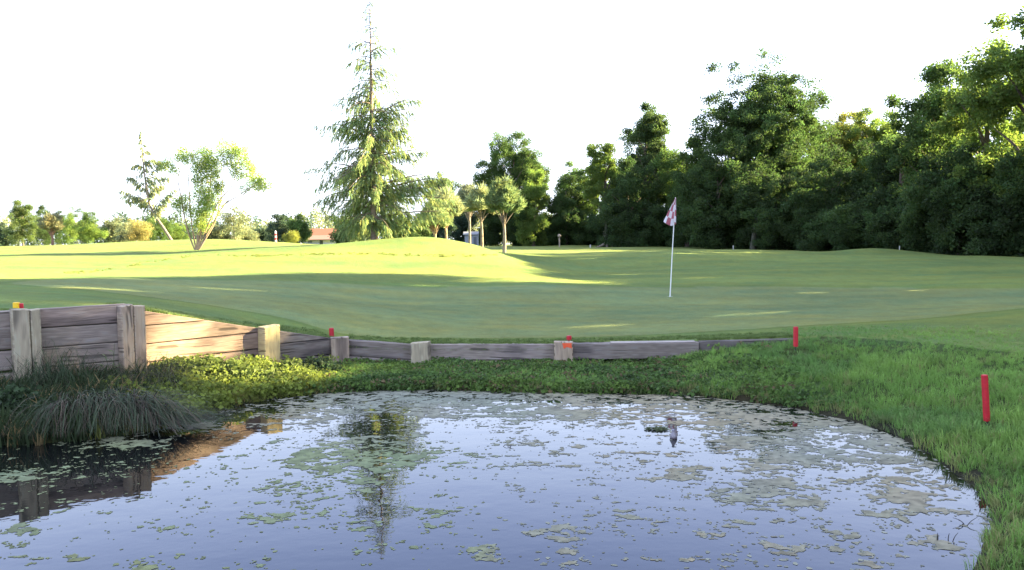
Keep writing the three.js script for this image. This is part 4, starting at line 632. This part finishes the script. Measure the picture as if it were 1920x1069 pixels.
// ---------------------------------------------------------------- shrubs and trees along the far side
const FAR = [ // label, px, d, top, width, options
  ['big columnar green shrub second from the left edge', 43, 64, 372, 66, { tint: [0.09, 0.135, 0.035], squeeze: 0.6 }],
  ['dim tree cut by the left edge far off', 6, 95, 420, 45, { tint: TINT.blue }],
  ['dark pointed shrub left of the ball-headed pine', 84, 74, 376, 38, { tint: TINT.dark, squeeze: 0.6 }],
  ['dark broad shrub behind the ball-headed pine', 104, 76, 392, 50, { tint: TINT.dark }],
  ['slim yellowish shrub right of the ball-headed pine', 131, 66, 393, 26, { tint: TINT.light, squeeze: 0.5 }],
  ['tall green shrub behind the round bright bush', 154, 70, 376, 50, { tint: TINT.mid, squeeze: 0.5 }],
  ['round bright yellow-green bush at the left', 171, 60, 408, 54, { tint: TINT.light }],
  ['grey-green bush between the bright bush and the rusty bush', 212, 88, 408, 52, { tint: TINT.pale }],
  ['small pale bush beside the rusty bush', 236, 84, 418, 34, { tint: TINT.pale }],
  ['rusty gold round bush at the left', 260, 57, 407, 48, { tint: TINT.rust }],
  ['spreading green bush at the foot of the leaning conifer', 296, 72, 402, 82, { tint: TINT.mid }],
  ['low green bush left of the many-stemmed tree', 330, 78, 418, 50, { tint: TINT.light }],
  ['dark far tree behind the many-stemmed tree', 345, 110, 416, 40, { tint: TINT.blue }],
  ['pale bush behind the many-stemmed tree', 402, 84, 424, 62, { tint: TINT.pale }],
  ['pale airy tree right of the many-stemmed tree', 440, 84, 385, 62, { tint: TINT.pale, dens: 0.5 }],
  ['low pale bush beside the dark trees', 468, 88, 425, 40, { tint: TINT.pale }],
  ['dark blue-green bush at the left of the far dark group', 495, 104, 424, 36, { tint: TINT.blue }],
  ['dark blue-green tree in the middle of the far dark group', 526, 100, 404, 58, { tint: TINT.blue }],
  ['lighter green tree at the right of the far dark group', 562, 98, 406, 46, { tint: TINT.mid }],
  ['bright yellow bush before the far dark group', 546, 78, 427, 26, { tint: TINT.gold }],
  ['green bush right of the red-roofed house', 646, 84, 405, 54, { tint: TINT.mid }],
  ['yellow-green bush under the conifer', 676, 70, 412, 56, { tint: TINT.light }],
  ['yellow-green bush right of the conifer trunk', 735, 66, 398, 66, { tint: TINT.light }],
  ['dark hedge bush behind the mound', 775, 80, 410, 70, { tint: TINT.dark }],
  ['blue-green tree behind the long conifer branch', 832, 92, 316, 80, { tint: TINT.blue, squeeze: 0.4 }],
  ['dim tree behind the yellowish pines', 868, 98, 352, 55, { tint: TINT.blue }],
  ['large round tree standing alone left of the wood', 965, 102, 246, 128, { tint: TINT.mid, lobes: 20, lift: 0.2 }],
  ['lower right bough tree under the large round tree', 1000, 98, 300, 66, { tint: TINT.light }],
  ['dark bush behind the flat-headed pine', 920, 104, 372, 110, { tint: TINT.dark }],
  ['dark bush right of the flat-headed pine', 990, 100, 365, 100, { tint: TINT.dark }],
];
for (const [label, px, d, top, w, o] of FAR) tree(w < 60 && top > 375 ? 'shrub' : 'broadleaf_tree', label, px, d, top, w, { seed: px * 11 + 3, size: d < 80 ? 0.62 : 0.85, lift: 0.02, lobes: 26, dens: 2.0, geo: d < 80 ? 'fine' : 'broad', category: w < 60 && top > 375 ? 'bush' : 'tree', trunk: w > 60 && top < 400, ...o });
{ // far belt of trees that reads as one mass
  const R = mulberry(612), pts = [];
  for (let i = 0; i < 5200; i++) { const px = lerp(-500, 1050, R()), d = 150 + 30 * R(), p = at(px, 455, d), g = groundHeight(p.x, d), h = 2.2 + 4.2 * fbm(px / 38, 2, 3) + 2.5 * fbm(px / 11, 7, 2); p.y = g + h * Math.pow(R(), 0.7); pts.push({ p, s: 1.5 + 1.2 * R(), e: [R() * 6, R() * 6, R() * 6], c: tintOf(fbm(px / 30, 9, 2) > 0.5 ? TINT.pale : TINT.blue, R, 0.3) }); }
  tag(scatter('far_woodland', GEO.broad[2], leafMat, pts, scene), 'far low belt of trees along the horizon', 'trees', null, 'stuff');
}

// ---------------------------------------------------------------- buildings and posts far off
{
  const D = 108, b = ground(at(604, 458, D).x, -D), g = thing('red_roofed_house', 'white house with a red tiled roof and porch beyond the conifer', 'house', b), H = (py) => at(604, py, D).y - b.y, white = std(rgb(0.62, 0.64, 0.68), 0.8), tile = std(rgb(0.27, 0.1, 0.065), 0.9), dark = std(rgb(0.05, 0.06, 0.05), 0.6);
  const wallH = H(447), ridge = H(428), w = 5.2, dep = 3.6;
  const box = (x0, x1, y0, y1, z0, z1) => { const q = new THREE.BoxGeometry(x1 - x0, y1 - y0, z1 - z0); q.translate((x0 + x1) / 2, (y0 + y1) / 2, (z0 + z1) / 2); return q; };
  part('wall', mergeGeometries([box(-w / 2, w / 2, -0.5, wallH, -dep, -dep + 0.25), box(-w / 2, -0.35, -0.5, wallH, -0.2, 0), box(0.1, w / 2, -0.5, wallH, -0.2, 0), box(-0.35, 0.1, wallH * 0.75, wallH, -0.2, 0), box(-w / 2, -w / 2 + 0.2, -0.5, wallH, -dep + 0.25, -0.2), box(w / 2 - 0.2, w / 2, -0.5, wallH, -dep + 0.25, -0.2)]), white, g);
  part('door', box(-0.34, 0.09, 0, wallH * 0.74, -0.16, -0.1), dark, g);
  const slope = (z0, y0, z1, y1, th, x) => { const s = new THREE.Shape([[z0, y0], [z1, y1], [z1, y1 - th], [z0, y0 - th]].map(([a, c]) => new THREE.Vector2(a, c))), q = new THREE.ExtrudeGeometry(s, { depth: x * 2, bevelEnabled: false }); q.rotateY(-Math.PI / 2); q.translate(x, 0, 0); return q; };
  part('roof', mergeGeometries([slope(-0.4, wallH + 0.2, -dep / 2, ridge, 0.1, w / 2 + 0.2), slope(-dep / 2, ridge, -dep - 0.3, wallH + 0.1, 0.1, w / 2 + 0.2)]), tile, g);
  part('porch_roof', slope(0.7, wallH - 0.15, -0.45, wallH + 0.42, 0.08, w / 2 + 0.1), std(rgb(0.2, 0.12, 0.1), 0.85), g);
  for (const x of [-w / 2 + 0.15, -0.1, w / 2 - 0.15]) part('porch_post', box(x - 0.05, x + 0.05, -0.3, wallH - 0.2, 0.55, 0.65), dark, g);
  for (const x of [-1.6, 1.3]) { const f = part('window', box(x - 0.35, x + 0.35, wallH * 0.35, wallH * 0.75, 0.002, 0.03), white, g); part('pane', box(x - 0.28, x + 0.28, wallH * 0.4, wallH * 0.7, 0.032, 0.04), std(rgb(0.15, 0.2, 0.25), 0.15), f); }
  g.rotation.y = 0.1;
  const D2 = 78, s = ground(at(883, 452, D2).x, -D2), q = thing('white_outbuilding', 'pale white outbuilding half hidden behind the thin sparse pine', 'outbuilding', s), y = at(883, 434, D2).y - s.y, pale = std(rgb(0.2, 0.22, 0.25), 0.7);
  part('wall', mergeGeometries([box(-0.6, 0.7, -0.4, y - 0.25, -1.5, 0)]), pale, q); part('roof', mergeGeometries([slope(0.15, y - 0.28, -0.75, y, 0.06, 0.75), slope(-0.75, y, -1.65, y - 0.28, 0.06, 0.75)]), std(rgb(0.16, 0.17, 0.19), 0.7), q); part('door', box(0.25, 0.55, 0, y * 0.62, 0.003, 0.03), std(rgb(0.06, 0.07, 0.09), 0.5), q);
  const D3 = 118, s3 = ground(at(440, 455, D3).x, -D3), q3 = thing('pink_roofed_house', 'small far house with a pink roof under the pale airy tree', 'house', s3), y3 = at(440, 444, D3).y - s3.y;
  part('wall', box(-1.1, 1.1, -0.5, y3 - 0.6, -2, 0), white, q3); part('roof', mergeGeometries([slope(0.3, y3 - 0.65, -1, y3, 0.1, 1.3), slope(-1, y3, -2.3, y3 - 0.65, 0.1, 1.3)]), tile, q3); part('door', box(-0.3, 0.1, 0, y3 * 0.5, 0.003, 0.04), dark, q3);
}
function farPost(label, name, px, d, topY, r, mats, cap) {
  const b = ground(at(px, 455, d).x, -d), h = Math.max(0.25, at(px, topY, d).y - b.y), g = thing(name, label, 'post', b);
  mats.forEach((m, i) => { const q = new THREE.CylinderGeometry(r, r, h / mats.length, 10); q.translate(0, h * (i + 0.5) / mats.length, 0); part(mats.length > 1 ? 'band' : 'shaft', q, m, g); });
  const c = cap ? new THREE.SphereGeometry(r * 2.6, 12, 8) : new THREE.ConeGeometry(r, r, 10); c.translate(0, h + (cap ? r * 1.5 : r * 0.5), 0); part('cap', c, mats[mats.length - 1], g);
}
const whitePaint = std(rgb(0.5, 0.49, 0.47), 0.7), woodPost = std(rgb(0.3, 0.24, 0.19), 0.9);
farPost('red and white banded post on the rise before the far dark trees', 'banded_post', 517, 46, 434, 0.06, [whitePaint, red, whitePaint, red, whitePaint]);
farPost('wooden post with a round top at the left end of the wood', 'wooden_post', 1049, 84, 444, 0.07, [woodPost], true);
farPost('small white post at the foot of the wood right of the flag', 'white_post', 1375, 66, 461, 0.04, [whitePaint]);
farPost('small white post at the foot of the wood near the right', 'white_post', 1687, 52, 464, 0.035, [whitePaint]);
farPost('tiny white post beside the rooted trunk', 'white_post', 1107, 84, 460, 0.07, [whitePaint]);
console.log('groups', scene.children.length);

renderer.render(scene, camera);
